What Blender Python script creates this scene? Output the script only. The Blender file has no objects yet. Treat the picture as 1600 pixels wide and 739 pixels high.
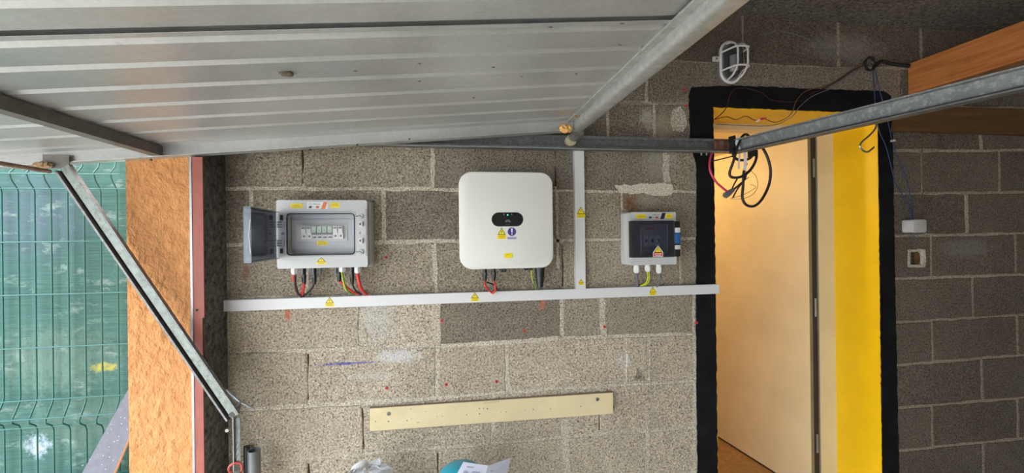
import bpy, bmesh, math, random
import numpy as np
from mathutils import Vector, Matrix

rnd = random.Random(7)
scene = bpy.context.scene
C = scene.collection

# ------------------------------------------------------------------ camera
F, TH, RO, PI_ = 670.0, 0.152635, -0.012379, 0.00068     # focal length in pixels of 1600, yaw, roll, pitch
EYE = Vector((0, 0, 1.5))
FW = Vector((math.sin(TH) * math.cos(PI_), math.cos(TH) * math.cos(PI_), math.sin(PI_)))
_r = Vector((math.cos(TH), -math.sin(TH), 0)); _u = _r.cross(FW)
RT = _r * math.cos(RO) + _u * math.sin(RO); UP = -_r * math.sin(RO) + _u * math.cos(RO)
cam_data = bpy.data.cameras.new('camera'); cam = bpy.data.objects.new('camera', cam_data); C.objects.link(cam)
cam_data.sensor_width = 36.0; cam_data.lens = F * 36.0 / 1600.0; cam_data.clip_start = 0.02
M3 = Matrix((RT, UP, -FW)).transposed()
cam.matrix_world = Matrix.Translation(EYE) @ M3.to_4x4()
scene.camera = cam

# ------------------------------------------------------------------ sky, lamps, exposure
world = bpy.data.worlds.new('sky'); scene.world = world; world.use_nodes = True
bg = world.node_tree.nodes['Background']
bg.inputs['Strength'].default_value = 1.0                # overcast sky: zenith three times as bright as the horizon
_n = world.node_tree.nodes; _l = world.node_tree.links
_g = _n.new('ShaderNodeNewGeometry'); _s = _n.new('ShaderNodeSeparateXYZ'); _l.new(_g.outputs['Incoming'], _s.inputs[0])
_m = _n.new('ShaderNodeMapRange'); _l.new(_s.outputs[2], _m.inputs[0])
_m.inputs[1].default_value = 0.0; _m.inputs[2].default_value = -1.0; _m.inputs[3].default_value = 0.0; _m.inputs[4].default_value = 1.0
_c = _n.new('ShaderNodeMix'); _c.data_type = 'RGBA'; _l.new(_m.outputs[0], _c.inputs[0])
_c.inputs[6].default_value = (0.86, 0.93, 1.0, 1); _c.inputs[7].default_value = (2.6, 2.8, 3.0, 1); _l.new(_c.outputs[2], bg.inputs['Color'])
def point_light(name, loc, power, col, radius):
    l = bpy.data.lights.new(name, 'POINT'); l.energy = power; l.color = col; l.shadow_soft_size = radius
    o = bpy.data.objects.new(name, l); C.objects.link(o); o.location = loc
    return o
point_light('hall_lamp', (1.15, 3.0, 1.95), 5.0, (1.0, 0.66, 0.27), 0.06)
vs = scene.view_settings
scene.display_settings.display_device = 'sRGB'
vs.view_transform = 'Standard'; vs.look = 'None'; vs.gamma = 1.0; vs.use_curve_mapping = False
vs.exposure = 2.3
scene.cycles.use_denoising = True
scene.cycles.max_bounces = 10; scene.cycles.diffuse_bounces = 6; scene.cycles.transparent_max_bounces = 16
scene.cycles.sample_clamp_indirect = 8.0

# ------------------------------------------------------------------ real places from what the photograph shows
D = 1.786                                                 # distance of the block wall from the eye
def ray(u, v): return FW + RT * ((u - 800) / F) - UP * ((v - 369.5) / F)
def at(u, v, y=D):
    d = ray(u, v); return EYE + d * (y / d.y)
def at_z(u, v, z):
    d = ray(u, v); return EYE + d * ((z - EYE.z) / d.z)

# ------------------------------------------------------------------ materials
def new_mat(name):
    m = bpy.data.materials.new(name); m.use_nodes = True
    nt = m.node_tree; return m, nt, nt.nodes['Principled BSDF']
def node(nt, typ, **kw):
    n = nt.nodes.new(typ)
    for k, v in kw.items():
        if k in n.inputs: n.inputs[k].default_value = v
        else: setattr(n, k, v)
    return n
def ramp(nt, src, stops):
    r = nt.nodes.new('ShaderNodeValToRGB'); nt.links.new(src, r.inputs[0])
    e = r.color_ramp.elements
    e[0].position, e[0].color = stops[0][0], (*stops[0][1], 1); e[1].position, e[1].color = stops[-1][0], (*stops[-1][1], 1)
    for p, c in stops[1:-1]:
        x = e.new(p); x.color = (*c, 1)
    return r.outputs[0]
def mix(nt, fac, a, b, mode='MIX'):
    n = nt.nodes.new('ShaderNodeMix'); n.data_type = 'RGBA'; n.blend_type = mode
    for i, x in ((0, fac), (6, a), (7, b)):
        if hasattr(x, 'is_output'): nt.links.new(x, n.inputs[i])
        elif i == 0: n.inputs[0].default_value = x
        else: n.inputs[i].default_value = (*x, 1)
    return n.outputs[2]
def math_n(nt, op, a, b=0.0, clamp=False):
    n = nt.nodes.new('ShaderNodeMath'); n.operation = op; n.use_clamp = clamp
    for i, x in ((0, a), (1, b)):
        if hasattr(x, 'is_output'): nt.links.new(x, n.inputs[i])
        else: n.inputs[i].default_value = x
    return n.outputs[0]
def pos(nt): return nt.nodes.new('ShaderNodeNewGeometry').outputs['Position']
def noise(nt, vec, scale, detail=3, rough=0.55, sx=1, sy=1, sz=1):
    if (sx, sy, sz) != (1, 1, 1):
        m = nt.nodes.new('ShaderNodeMapping'); m.inputs['Scale'].default_value = (sx, sy, sz); nt.links.new(vec, m.inputs[0]); vec = m.outputs[0]
    n = node(nt, 'ShaderNodeTexNoise', Scale=scale, Detail=detail, Roughness=rough); nt.links.new(vec, n.inputs['Vector'])
    return n.outputs['Fac']
def bump(nt, bsdf, h, strength=0.5, dist=0.003):
    b = node(nt, 'ShaderNodeBump', Strength=strength, Distance=dist); nt.links.new(h, b.inputs['Height'])
    nt.links.new(b.outputs[0], bsdf.inputs['Normal'])
def simple(name, col, rough=0.5, metal=0.0, var=0.06, scale=14.0, bmp=0.0, bscale=120.0, dirt=None, dirt_amt=0.0, spec=None):
    m, nt, b = new_mat(name)
    g = pos(nt); n = noise(nt, g, scale, 4)
    lo = tuple(c * (1 - var * 2) for c in col); hi = tuple(min(1, c * (1 + var * 2)) for c in col)
    c = ramp(nt, n, [(0.25, lo), (0.75, hi)])
    if dirt:
        d = noise(nt, g, scale * 2.3, 6, 0.7)
        f = math_n(nt, 'MULTIPLY', math_n(nt, 'MULTIPLY', math_n(nt, 'SUBTRACT', d, 0.5), 5.0, True), dirt_amt)
        c = mix(nt, f, c, dirt)
    nt.links.new(c, b.inputs['Base Color'])
    b.inputs['Roughness'].default_value = rough; b.inputs['Metallic'].default_value = metal
    if spec is not None: b.inputs['Specular IOR Level'].default_value = spec
    if bmp: bump(nt, b, noise(nt, g, bscale, 4), bmp, 0.002)
    return m

def blob(nt, g, x, z, rx, rz, soft=0.6):
    """0..1 mask of an oval patch, ragged at the rim"""
    s = nt.nodes.new('ShaderNodeSeparateXYZ'); nt.links.new(g, s.inputs[0])
    dx = math_n(nt, 'DIVIDE', math_n(nt, 'SUBTRACT', s.outputs[0], x), rx); dz = math_n(nt, 'DIVIDE', math_n(nt, 'SUBTRACT', s.outputs[2], z), rz)
    r = math_n(nt, 'ADD', math_n(nt, 'MULTIPLY', dx, dx), math_n(nt, 'MULTIPLY', dz, dz))
    n = noise(nt, g, 42, 7, 0.8)
    return math_n(nt, 'MULTIPLY', math_n(nt, 'SUBTRACT', 1.0, math_n(nt, 'ADD', r, math_n(nt, 'MULTIPLY', math_n(nt, 'SUBTRACT', n, 0.5), 4.6)), True), soft)

def concrete(name, base, rough_scale=1.0, stains_shade=(), pits=0.6, mottled=1.0, bstr=0.9):
    m, nt, b = new_mat(name); g = pos(nt)
    big = noise(nt, g, 3.2, 5, 0.6); med = noise(nt, g, 24, 4, 0.6); fine = noise(nt, g, 135 * rough_scale, 4, 0.72)
    c = ramp(nt, fine, [(0.32, tuple(x * 0.25 for x in base)), (0.44, tuple(x * 0.8 for x in base)), (0.56, tuple(min(1, x * 1.2) for x in base)), (0.70, tuple(min(1, x * 1.9) for x in base))])
    c = mix(nt, 0.55 * mottled, c, ramp(nt, big, [(0.3, (0.40, 0.37, 0.34)), (0.7, (0.62, 0.60, 0.57))]), 'OVERLAY')
    c = mix(nt, 0.35 * mottled, c, ramp(nt, med, [(0.3, (0.36, 0.36, 0.36)), (0.7, (0.64, 0.64, 0.62))]), 'OVERLAY')
    oi = nt.nodes.new('ShaderNodeObjectInfo')
    c = mix(nt, 0.30, c, ramp(nt, oi.outputs['Random'], [(0.0, (0.43, 0.41, 0.39)), (1.0, (0.57, 0.56, 0.54))]), 'OVERLAY')
    c = mix(nt, 1.0, c, oi.outputs['Color'], 'MULTIPLY')      # tone set per block and mortar piece
    vo = node(nt, 'ShaderNodeTexVoronoi', Scale=115.0 * rough_scale); nt.links.new(g, vo.inputs['Vector'])
    sel = noise(nt, g, 75 * rough_scale, 2)
    pit = math_n(nt, 'MULTIPLY', math_n(nt, 'SUBTRACT', 1.0, math_n(nt, 'MULTIPLY', vo.outputs['Distance'], 2.6), True),
                 math_n(nt, 'MULTIPLY', math_n(nt, 'SUBTRACT', sel, 0.45), 8.0, True))
    c = mix(nt, math_n(nt, 'MULTIPLY', pit, pits), c, tuple(x * 0.13 for x in base))
    for (x, z, rx, rz, col, amt) in stains_shade:
        c = mix(nt, blob(nt, g, x, z, rx, rz, amt), c, col)
    nt.links.new(c, b.inputs['Base Color']); b.inputs['Roughness'].default_value = 0.95; b.inputs['Specular IOR Level'].default_value = 0.15
    h = math_n(nt, 'SUBTRACT', math_n(nt, 'ADD', fine, math_n(nt, 'MULTIPLY', med, 0.5)), math_n(nt, 'MULTIPLY', pit, 1.1))
    bump(nt, b, h, bstr, 0.006)
    return m

def st(u, v, ru, rv, col, amt):
    p = at(u, v); q = at(u + ru, v); r = at(u, v + rv)
    return (p.x, p.z, abs(q.x - p.x), abs(r.z - p.z), col, amt)
WALL_STAINS_SHADE = [
    st(590, 500, 34, 42, (0.60, 0.59, 0.57), 0.6), st(622, 556, 40, 14, (0.74, 0.74, 0.76), 0.7), st(575, 588, 50, 7, (0.6, 0.58, 0.54), 0.5),
    st(986, 318, 24, 18, (0.20, 0.10, 0.04), 0.9), st(1010, 315, 22, 12, (0.42, 0.38, 0.30), 0.6),
    st(450, 490, 6, 12, (0.55, 0.16, 0.07), 0.85), st(385, 425, 7, 18, (0.30, 0.11, 0.06), 0.6), st(848, 476, 6, 9, (0.58, 0.16, 0.10), 0.8),
    st(975, 562, 12, 14, (0.72, 0.72, 0.72), 0.7), st(1030, 250, 30, 40, (0.42, 0.39, 0.33), 0.5),
    st(1508, 388, 45, 17, (0.30, 0.27, 0.26), 0.55), st(1320, 75, 70, 26, (0.36, 0.34, 0.31), 0.45),
    st(1012, 185, 14, 20, (0.55, 0.52, 0.46), 0.7), st(1035, 200, 22, 30, (0.40, 0.34, 0.25), 0.8),
    st(345, 300, 60, 110, (0.05, 0.045, 0.04), 0.45), st(1180, 150, 130, 22, (0.16, 0.12, 0.11), 0.4),  # first entry paints the corner shade at upper left
    st(540, 568, 52, 2.4, (0.12, 0.11, 0.42), 0.9), st(720, 303, 14, 4, (0.6, 0.55, 0.45), 0.4)]
M = {}
M['block'] = concrete('block_concrete', (0.315, 0.288, 0.245), 1.0, WALL_STAINS_SHADE, 0.75)
M['mortar'] = concrete('mortar', (0.54, 0.495, 0.42), 1.25, [], 0.45, 0.8, 0.7)
M['crevice'] = concrete('dark_crevice', (0.10, 0.09, 0.08), 1.2, [], 0.3, 0.5, 0.6)
M['plaster'] = concrete('plaster_patch', (0.66, 0.60, 0.51), 1.6, [], 0.12, 0.4, 0.5)
M['white_wash'] = concrete('white_washed_blocks', (0.62, 0.60, 0.56), 0.8, [], 0.15, 0.4, 0.4)
M['ceiling'] = concrete('ceiling_concrete', (0.15, 0.14, 0.13), 0.5, [], 0.1, 1.0, 0.3)
M['floor'] = concrete('floor_screed', (0.46, 0.44, 0.40), 0.6, [], 0.1, 0.8, 0.3)
M['ground'] = concrete('driveway', (0.45, 0.43, 0.40), 0.6, [], 0.1, 0.6, 0.3)
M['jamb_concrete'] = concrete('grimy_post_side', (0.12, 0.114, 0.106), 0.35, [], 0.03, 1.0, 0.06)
M['black_paint'] = simple('black_paint', (0.008, 0.008, 0.0095), 0.75, 0, 0.3, 9, 0.3, 90, spec=0.15)
M['yellow_paint'] = simple('yellow_paint', (0.90, 0.57, 0.003), 0.45, 0, 0.04, 5, 0.15, 60)
M['cream'] = simple('cream_paint', (0.76, 0.65, 0.42), 0.45, 0, 0.04, 4, 0.06, 80)
M['cream_wall'] = simple('cream_wall', (0.74, 0.62, 0.42), 0.8, 0, 0.04, 4)
M['tile'] = simple('brown_floor_tile', (0.36, 0.22, 0.10), 0.5, 0, 0.15, 40)
M['seal_gap'] = simple('door_seal_gap', (0.02, 0.02, 0.026), 0.4)
M['edge_metal'] = simple('door_edge_strip', (0.26, 0.24, 0.20), 0.4, 0.3)
M['galv'] = simple('galvanised_steel', (0.46, 0.47, 0.45), 0.42, 0.55, 0.10, 30, 0.05, 60, (0.22, 0.18, 0.13), 0.35)
M['galv_dark'] = simple('weathered_steel', (0.17, 0.175, 0.175), 0.45, 0.5, 0.16, 40, 0.06, 80, (0.34, 0.35, 0.35), 0.6)
M['bar_steel'] = simple('grey_steel_bar', (0.19, 0.20, 0.195), 0.5, 0.3, 0.12, 26, 0.06, 70, (0.5, 0.5, 0.5), 0.6)
M['bar_shade'] = simple('shaded_bar_underside', (0.13, 0.13, 0.127), 0.5, 0.3, 0.12, 26, 0.06, 70)  # darker copy of the bar steel, painting its underside as shaded
M['brace'] = simple('brown_grey_brace', (0.15, 0.135, 0.115), 0.55, 0.2, 0.12, 30)
M['arm'] = simple('greenish_galvanised', (0.23, 0.265, 0.24), 0.5, 0.3, 0.12, 30, 0.05, 60, (0.10, 0.09, 0.065), 0.7)
M['rust'] = simple('rust', (0.16, 0.065, 0.035), 0.8, 0.1, 0.3, 60, 0.4, 150)
M['rust_rod'] = simple('rusty_rod', (0.20, 0.13, 0.085), 0.7, 0.2, 0.25, 60)
M['red_oxide'] = simple('red_oxide_paint', (0.33, 0.088, 0.062), 0.55, 0, 0.08, 12, 0.05, 60, (0.24, 0.065, 0.05), 0.5)
M['frame_grey'] = simple('steel_edge', (0.35, 0.36, 0.38), 0.4, 0.5)
M['white_pvc'] = simple('white_pvc', (0.68, 0.68, 0.68), 0.35, 0, 0.01, 4)
M['inverter'] = simple('inverter_white', (0.73, 0.725, 0.68), 0.38, 0, 0.008, 3)
M['dark_metal'] = simple('dark_heat_sink', (0.06, 0.06, 0.065), 0.45, 0.4)
M['box_grey'] = simple('box_light_grey', (0.55, 0.555, 0.545), 0.4, 0, 0.01, 4)
M['box_inner'] = simple('box_inner_panel', (0.44, 0.45, 0.485), 0.3, 0, 0.02, 5)
M['breaker'] = simple('breaker_grey', (0.76, 0.76, 0.76), 0.45, 0, 0.01)
M['breaker_dark'] = simple('breaker_dark_grey', (0.22, 0.23, 0.25), 0.5, 0, 0.02)  # dark grey of terminals, toggle bars and hinge gaps
M['pale_green'] = simple('breaker_pale_green', (0.56, 0.66, 0.58), 0.5, 0, 0.01)
M['black'] = simple('black_plastic', (0.016, 0.016, 0.018), 0.35, 0, 0.1)
M['pill'] = simple('display_black', (0.006, 0.006, 0.007), 0.22, 0, 0.05)
M['cable_black'] = simple('black_cable', (0.014, 0.013, 0.013), 0.5, 0, 0.1)
M['cable_brown'] = simple('dark_red_black_cable', (0.05, 0.014, 0.014), 0.45)
M['cable_red'] = simple('red_cable', (0.68, 0.035, 0.03), 0.38, 0, 0.04)
M['cable_pink'] = simple('pink_red_cable', (0.62, 0.045, 0.11), 0.4, 0, 0.06)
M['cable_grey'] = simple('grey_cable', (0.14, 0.14, 0.155), 0.45)
M['cable_blue'] = simple('blue_wire', (0.03, 0.045, 0.13), 0.5)
M['earth_yellow'] = simple('earth_yellow', (0.66, 0.66, 0.03), 0.4)
M['earth_green'] = simple('earth_green', (0.10, 0.36, 0.03), 0.4)
M['sticker_yellow'] = simple('sticker_yellow', (0.86, 0.68, 0.01), 0.4, 0, 0.01)
M['sticker_ink'] = simple('sticker_ink', (0.05, 0.04, 0.01), 0.5, 0, 0.01)
M['sticker_ink_soft'] = simple('sticker_small_print', (0.42, 0.32, 0.01), 0.5, 0, 0.01)
M['sticker_white'] = simple('sticker_white', (0.80, 0.79, 0.76), 0.4, 0, 0.01)
M['sticker_blue'] = simple('sticker_navy', (0.055, 0.03, 0.22), 0.4, 0, 0.02)
M['sticker_lilac'] = simple('sticker_lilac', (0.42, 0.40, 0.62), 0.5, 0, 0.02)
M['orange'] = simple('sticker_orange', (0.85, 0.20, 0.04), 0.4, 0, 0.01)
M['ink_red'] = simple('ink_red', (0.60, 0.05, 0.06), 0.4, 0, 0.01)
M['ink_navy'] = simple('ink_navy', (0.02, 0.02, 0.06), 0.4, 0, 0.01)
M['ink_grey'] = simple('ink_grey', (0.25, 0.25, 0.25), 0.5, 0, 0.01)
M['logo_grey'] = simple('logo_grey', (0.10, 0.10, 0.10), 0.5, 0, 0.01)
M['latch_blue'] = simple('latch_blue', (0.02, 0.12, 0.36), 0.35, 0, 0.02)
M['plug_red'] = simple('plug_red', (0.62, 0.05, 0.04), 0.5, 0, 0.05)
M['plank'] = simple('pale_yellow_board', (0.70, 0.585, 0.35), 0.5, 0, 0.04, 7, 0, 60, (0.55, 0.42, 0.22), 0.25)
M['plank_edge'] = simple('raw_chipboard_edge', (0.30, 0.235, 0.17), 0.9, 0, 0.25, 150, 0.5, 200)
M['pencil'] = simple('pencil_lead', (0.44, 0.36, 0.21), 0.6, 0, 0.02)
M['screw'] = simple('screw_steel', (0.30, 0.28, 0.27), 0.4, 0.7, 0.1)
M['hole'] = simple('dark_hole_gap', (0.03, 0.022, 0.015), 0.9)
M['white_enamel'] = simple('white_lamp_paint', (0.72, 0.70, 0.68), 0.4, 0, 0.04, 30)
M['lamp_grey'] = simple('lamp_base_grey', (0.20, 0.20, 0.21), 0.5, 0, 0.1)
M['hook'] = simple('zinc_hook', (0.42, 0.38, 0.30), 0.25, 0.9)
M['foam'] = simple('orange_foam', (0.66, 0.36, 0.12), 0.9, 0, 0.18, 60, 0.9, 90)
M['foam_brown'] = simple('aged_foam', (0.30, 0.19, 0.10), 0.9, 0, 0.3, 60, 0.9, 90)
M['roller'] = simple('nylon_roller', (0.40, 0.35, 0.24), 0.6, 0, 0.12, 60)
M['roller_dark'] = simple('roller_steel', (0.19, 0.19, 0.165), 0.4, 0.5, 0.15, 60)
M['mud'] = simple('dried_mud', (0.11, 0.085, 0.06), 0.95, 0, 0.2, 90, 0.8, 120)
M['fence_wire'] = simple('green_fence_wire', (0.010, 0.09, 0.075), 0.3, 0, 0.06)
M['board_grey'] = simple('slate_grey_board', (0.13, 0.135, 0.165), 0.7, 0, 0.06, 30, 0.3, 60, (0.20, 0.20, 0.23), 0.4)
M['board_edge'] = simple('orange_board_edge', (0.42, 0.20, 0.06), 0.7)
M['tube_steel'] = simple('grey_tube', (0.21, 0.21, 0.225), 0.4, 0.4, 0.06, 20)
M['paper'] = simple('leaflet_paper', (0.74, 0.76, 0.90), 0.7, 0, 0.02)
M['paper_print'] = simple('leaflet_print', (0.42, 0.43, 0.60), 0.7, 0, 0.02)
M['film'] = simple('white_plastic_film', (0.80, 0.81, 0.85), 0.5, 0, 0.04, 40)
M['teal'] = simple('teal_plastic', (0.01, 0.29, 0.40), 0.35, 0, 0.04)
M['carton'] = simple('brown_cardboard', (0.36, 0.25, 0.15), 0.85, 0, 0.06)
M['red_ring'] = simple('red_rubber', (0.45, 0.07, 0.05), 0.5, 0, 0.1)
M['tape_white'] = simple('white_tape', (0.72, 0.70, 0.70), 0.5, 0, 0.04)
M['junction'] = simple('junction_grey', (0.50, 0.49, 0.47), 0.5, 0, 0.05, 30)
M['leaf_white'] = simple('outside_white', (0.7, 0.7, 0.68), 0.8)

def glass(name, col, gloss=0.10, rough=0.08):
    m, nt, b = new_mat(name); nt.nodes.remove(b)
    t = node(nt, 'ShaderNodeBsdfTransparent', Color=(*col, 1)); g = node(nt, 'ShaderNodeBsdfGlossy', Roughness=rough)
    lw = node(nt, 'ShaderNodeLayerWeight', Blend=0.35); mx = nt.nodes.new('ShaderNodeMixShader')
    nt.links.new(math_n(nt, 'ADD', math_n(nt, 'MULTIPLY', lw.outputs['Fresnel'], 0.5), gloss, True), mx.inputs[0])
    nt.links.new(t.outputs[0], mx.inputs[1]); nt.links.new(g.outputs[0], mx.inputs[2])
    nt.links.new(mx.outputs[0], nt.nodes['Material Output'].inputs['Surface'])
    return m
M['smoked'] = glass('smoked_polycarbonate', (0.40, 0.43, 0.52), 0.06, 0.12)
M['smoked_dark'] = glass('dark_smoked_polycarbonate', (0.60, 0.62, 0.70), 0.09, 0.12)
M['clear'] = glass('clear_plastic', (0.70, 0.78, 0.80), 0.05, 0.2)
M['lamp_glass'] = glass('grey_lamp_glass', (0.55, 0.56, 0.60), 0.10, 0.25)

def led(name, col, s):
    m, nt, b = new_mat(name); b.inputs['Base Color'].default_value = (*col, 1)
    b.inputs['Emission Color'].default_value = (*col, 1); b.inputs['Emission Strength'].default_value = s
    return m
M['led'] = led('green_led', (0.05, 0.9, 0.55), 0.5)

def stucco_mat():
    m, nt, b = new_mat('orange_stucco'); g = pos(nt)
    n1 = noise(nt, g, 34, 6, 0.62, 1, 1, 0.7); n2 = noise(nt, g, 5, 4)
    vo = node(nt, 'ShaderNodeTexVoronoi', Scale=30.0); nt.links.new(g, vo.inputs['Vector']); vo.feature = 'SMOOTH_F1'
    c = ramp(nt, n1, [(0.3, (0.49, 0.195, 0.06)), (0.7, (0.69, 0.315, 0.112))])
    c = mix(nt, 0.3, c, ramp(nt, n2, [(0.3, (0.47, 0.22, 0.085)), (0.7, (0.67, 0.335, 0.14))]))
    nt.links.new(c, b.inputs['Base Color']); b.inputs['Roughness'].default_value = 0.95
    bump(nt, b, math_n(nt, 'ADD', n1, math_n(nt, 'MULTIPLY', vo.outputs['Distance'], 0.35)), 1.0, 0.022)
    return m
M['stucco'] = stucco_mat()

def sheet_mat():
    m, nt, b = new_mat('galvanised_sheet'); g = pos(nt)
    big = noise(nt, g, 2.6, 4, 0.6); sp = noise(nt, g, 80, 4, 0.7)
    c = ramp(nt, big, [(0.3, (0.34, 0.345, 0.335)), (0.7, (0.45, 0.45, 0.435))])
    c = mix(nt, 0.25, c, ramp(nt, sp, [(0.35, (0.36, 0.36, 0.36)), (0.65, (0.6, 0.6, 0.6))]), 'OVERLAY')
    d = noise(nt, g, 17, 6, 0.75)
    c = mix(nt, math_n(nt, 'MULTIPLY', math_n(nt, 'MULTIPLY', math_n(nt, 'SUBTRACT', d, 0.66), 14.0, True), 0.5), c, (0.16, 0.14, 0.11))
    nt.links.new(c, b.inputs['Base Color']); b.inputs['Metallic'].default_value = 0.35
    nt.links.new(ramp(nt, big, [(0.3, (0.30,) * 3), (0.7, (0.44,) * 3)]), b.inputs['Roughness'])
    bump(nt, b, noise(nt, g, 6, 3), 0.25, 0.004)
    return m
M['sheet'] = sheet_mat()

def wood_mat(name, a, b_, ax='Y', sc=1.0):
    m, nt, b = new_mat(name); g = pos(nt)
    s = {'Y': (14, 0.8, 14), 'X': (0.8, 14, 14)}[ax]
    n = noise(nt, g, 3.0 * sc, 5, 0.6, *s); k = noise(nt, g, 9, 3)
    c = ramp(nt, n, [(0.28, a), (0.72, b_)])
    c = mix(nt, math_n(nt, 'MULTIPLY', math_n(nt, 'SUBTRACT', k, 0.58), 2.0, True), c, tuple(x * 0.45 for x in a))
    nt.links.new(c, b.inputs['Base Color']); b.inputs['Roughness'].default_value = 0.6; bump(nt, b, n, 0.3, 0.002)
    return m
M['beam'] = wood_mat('orange_timber', (0.34, 0.10, 0.025), (0.60, 0.23, 0.06), 'Y', 1.6)
M['wallboard'] = wood_mat('brown_timber', (0.085, 0.04, 0.012), (0.16, 0.078, 0.025), 'X')

def screen_mat():
    m, nt, b = new_mat('green_shade_cloth'); g = pos(nt)
    s = nt.nodes.new('ShaderNodeSeparateXYZ'); nt.links.new(g, s.inputs[0])
    weave = noise(nt, g, 60, 3, 0.6, 0.12, 1, 6)
    big = noise(nt, g, 2.2, 3, 0.5); st_ = noise(nt, g, 9, 6, 0.75, 1.0, 1, 2.2)
    c = ramp(nt, weave, [(0.3, (0.013, 0.066, 0.053)), (0.7, (0.042, 0.125, 0.10))])
    p1 = at(60, 340, 1.88); p2 = at(90, 560, 1.88); p3 = at(62, 696, 1.88); p4 = at(165, 573, 1.88); p5 = at(150, 660, 1.88)
    def bl(p, rx, rz, k): return blob(nt, g, p.x, p.z, rx, rz, k)
    c = mix(nt, bl(p1, 0.22, 0.20, 0.75), c, (0.055, 0.085, 0.115))
    c = mix(nt, bl(p2, 0.26, 0.14, 0.7), c, (0.10, 0.16, 0.12)); c = mix(nt, bl(p5, 0.24, 0.12, 0.7), c, (0.085, 0.15, 0.115))
    c = mix(nt, bl(p3, 0.05, 0.05, 1.0), c, (0.34, 0.40, 0.48)); c = mix(nt, bl(p4, 0.05, 0.02, 1.0), c, (0.34, 0.31, 0.04))
    c = mix(nt, math_n(nt, 'MULTIPLY', math_n(nt, 'MULTIPLY', math_n(nt, 'SUBTRACT', st_, 0.555), 8.0, True), 0.7), c, (0.22, 0.28, 0.25))
    nt.links.new(c, b.inputs['Base Color']); b.inputs['Roughness'].default_value = 0.7
    bump(nt, b, weave, 0.3, 0.002)
    return m
M['screen'] = screen_mat()

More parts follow.
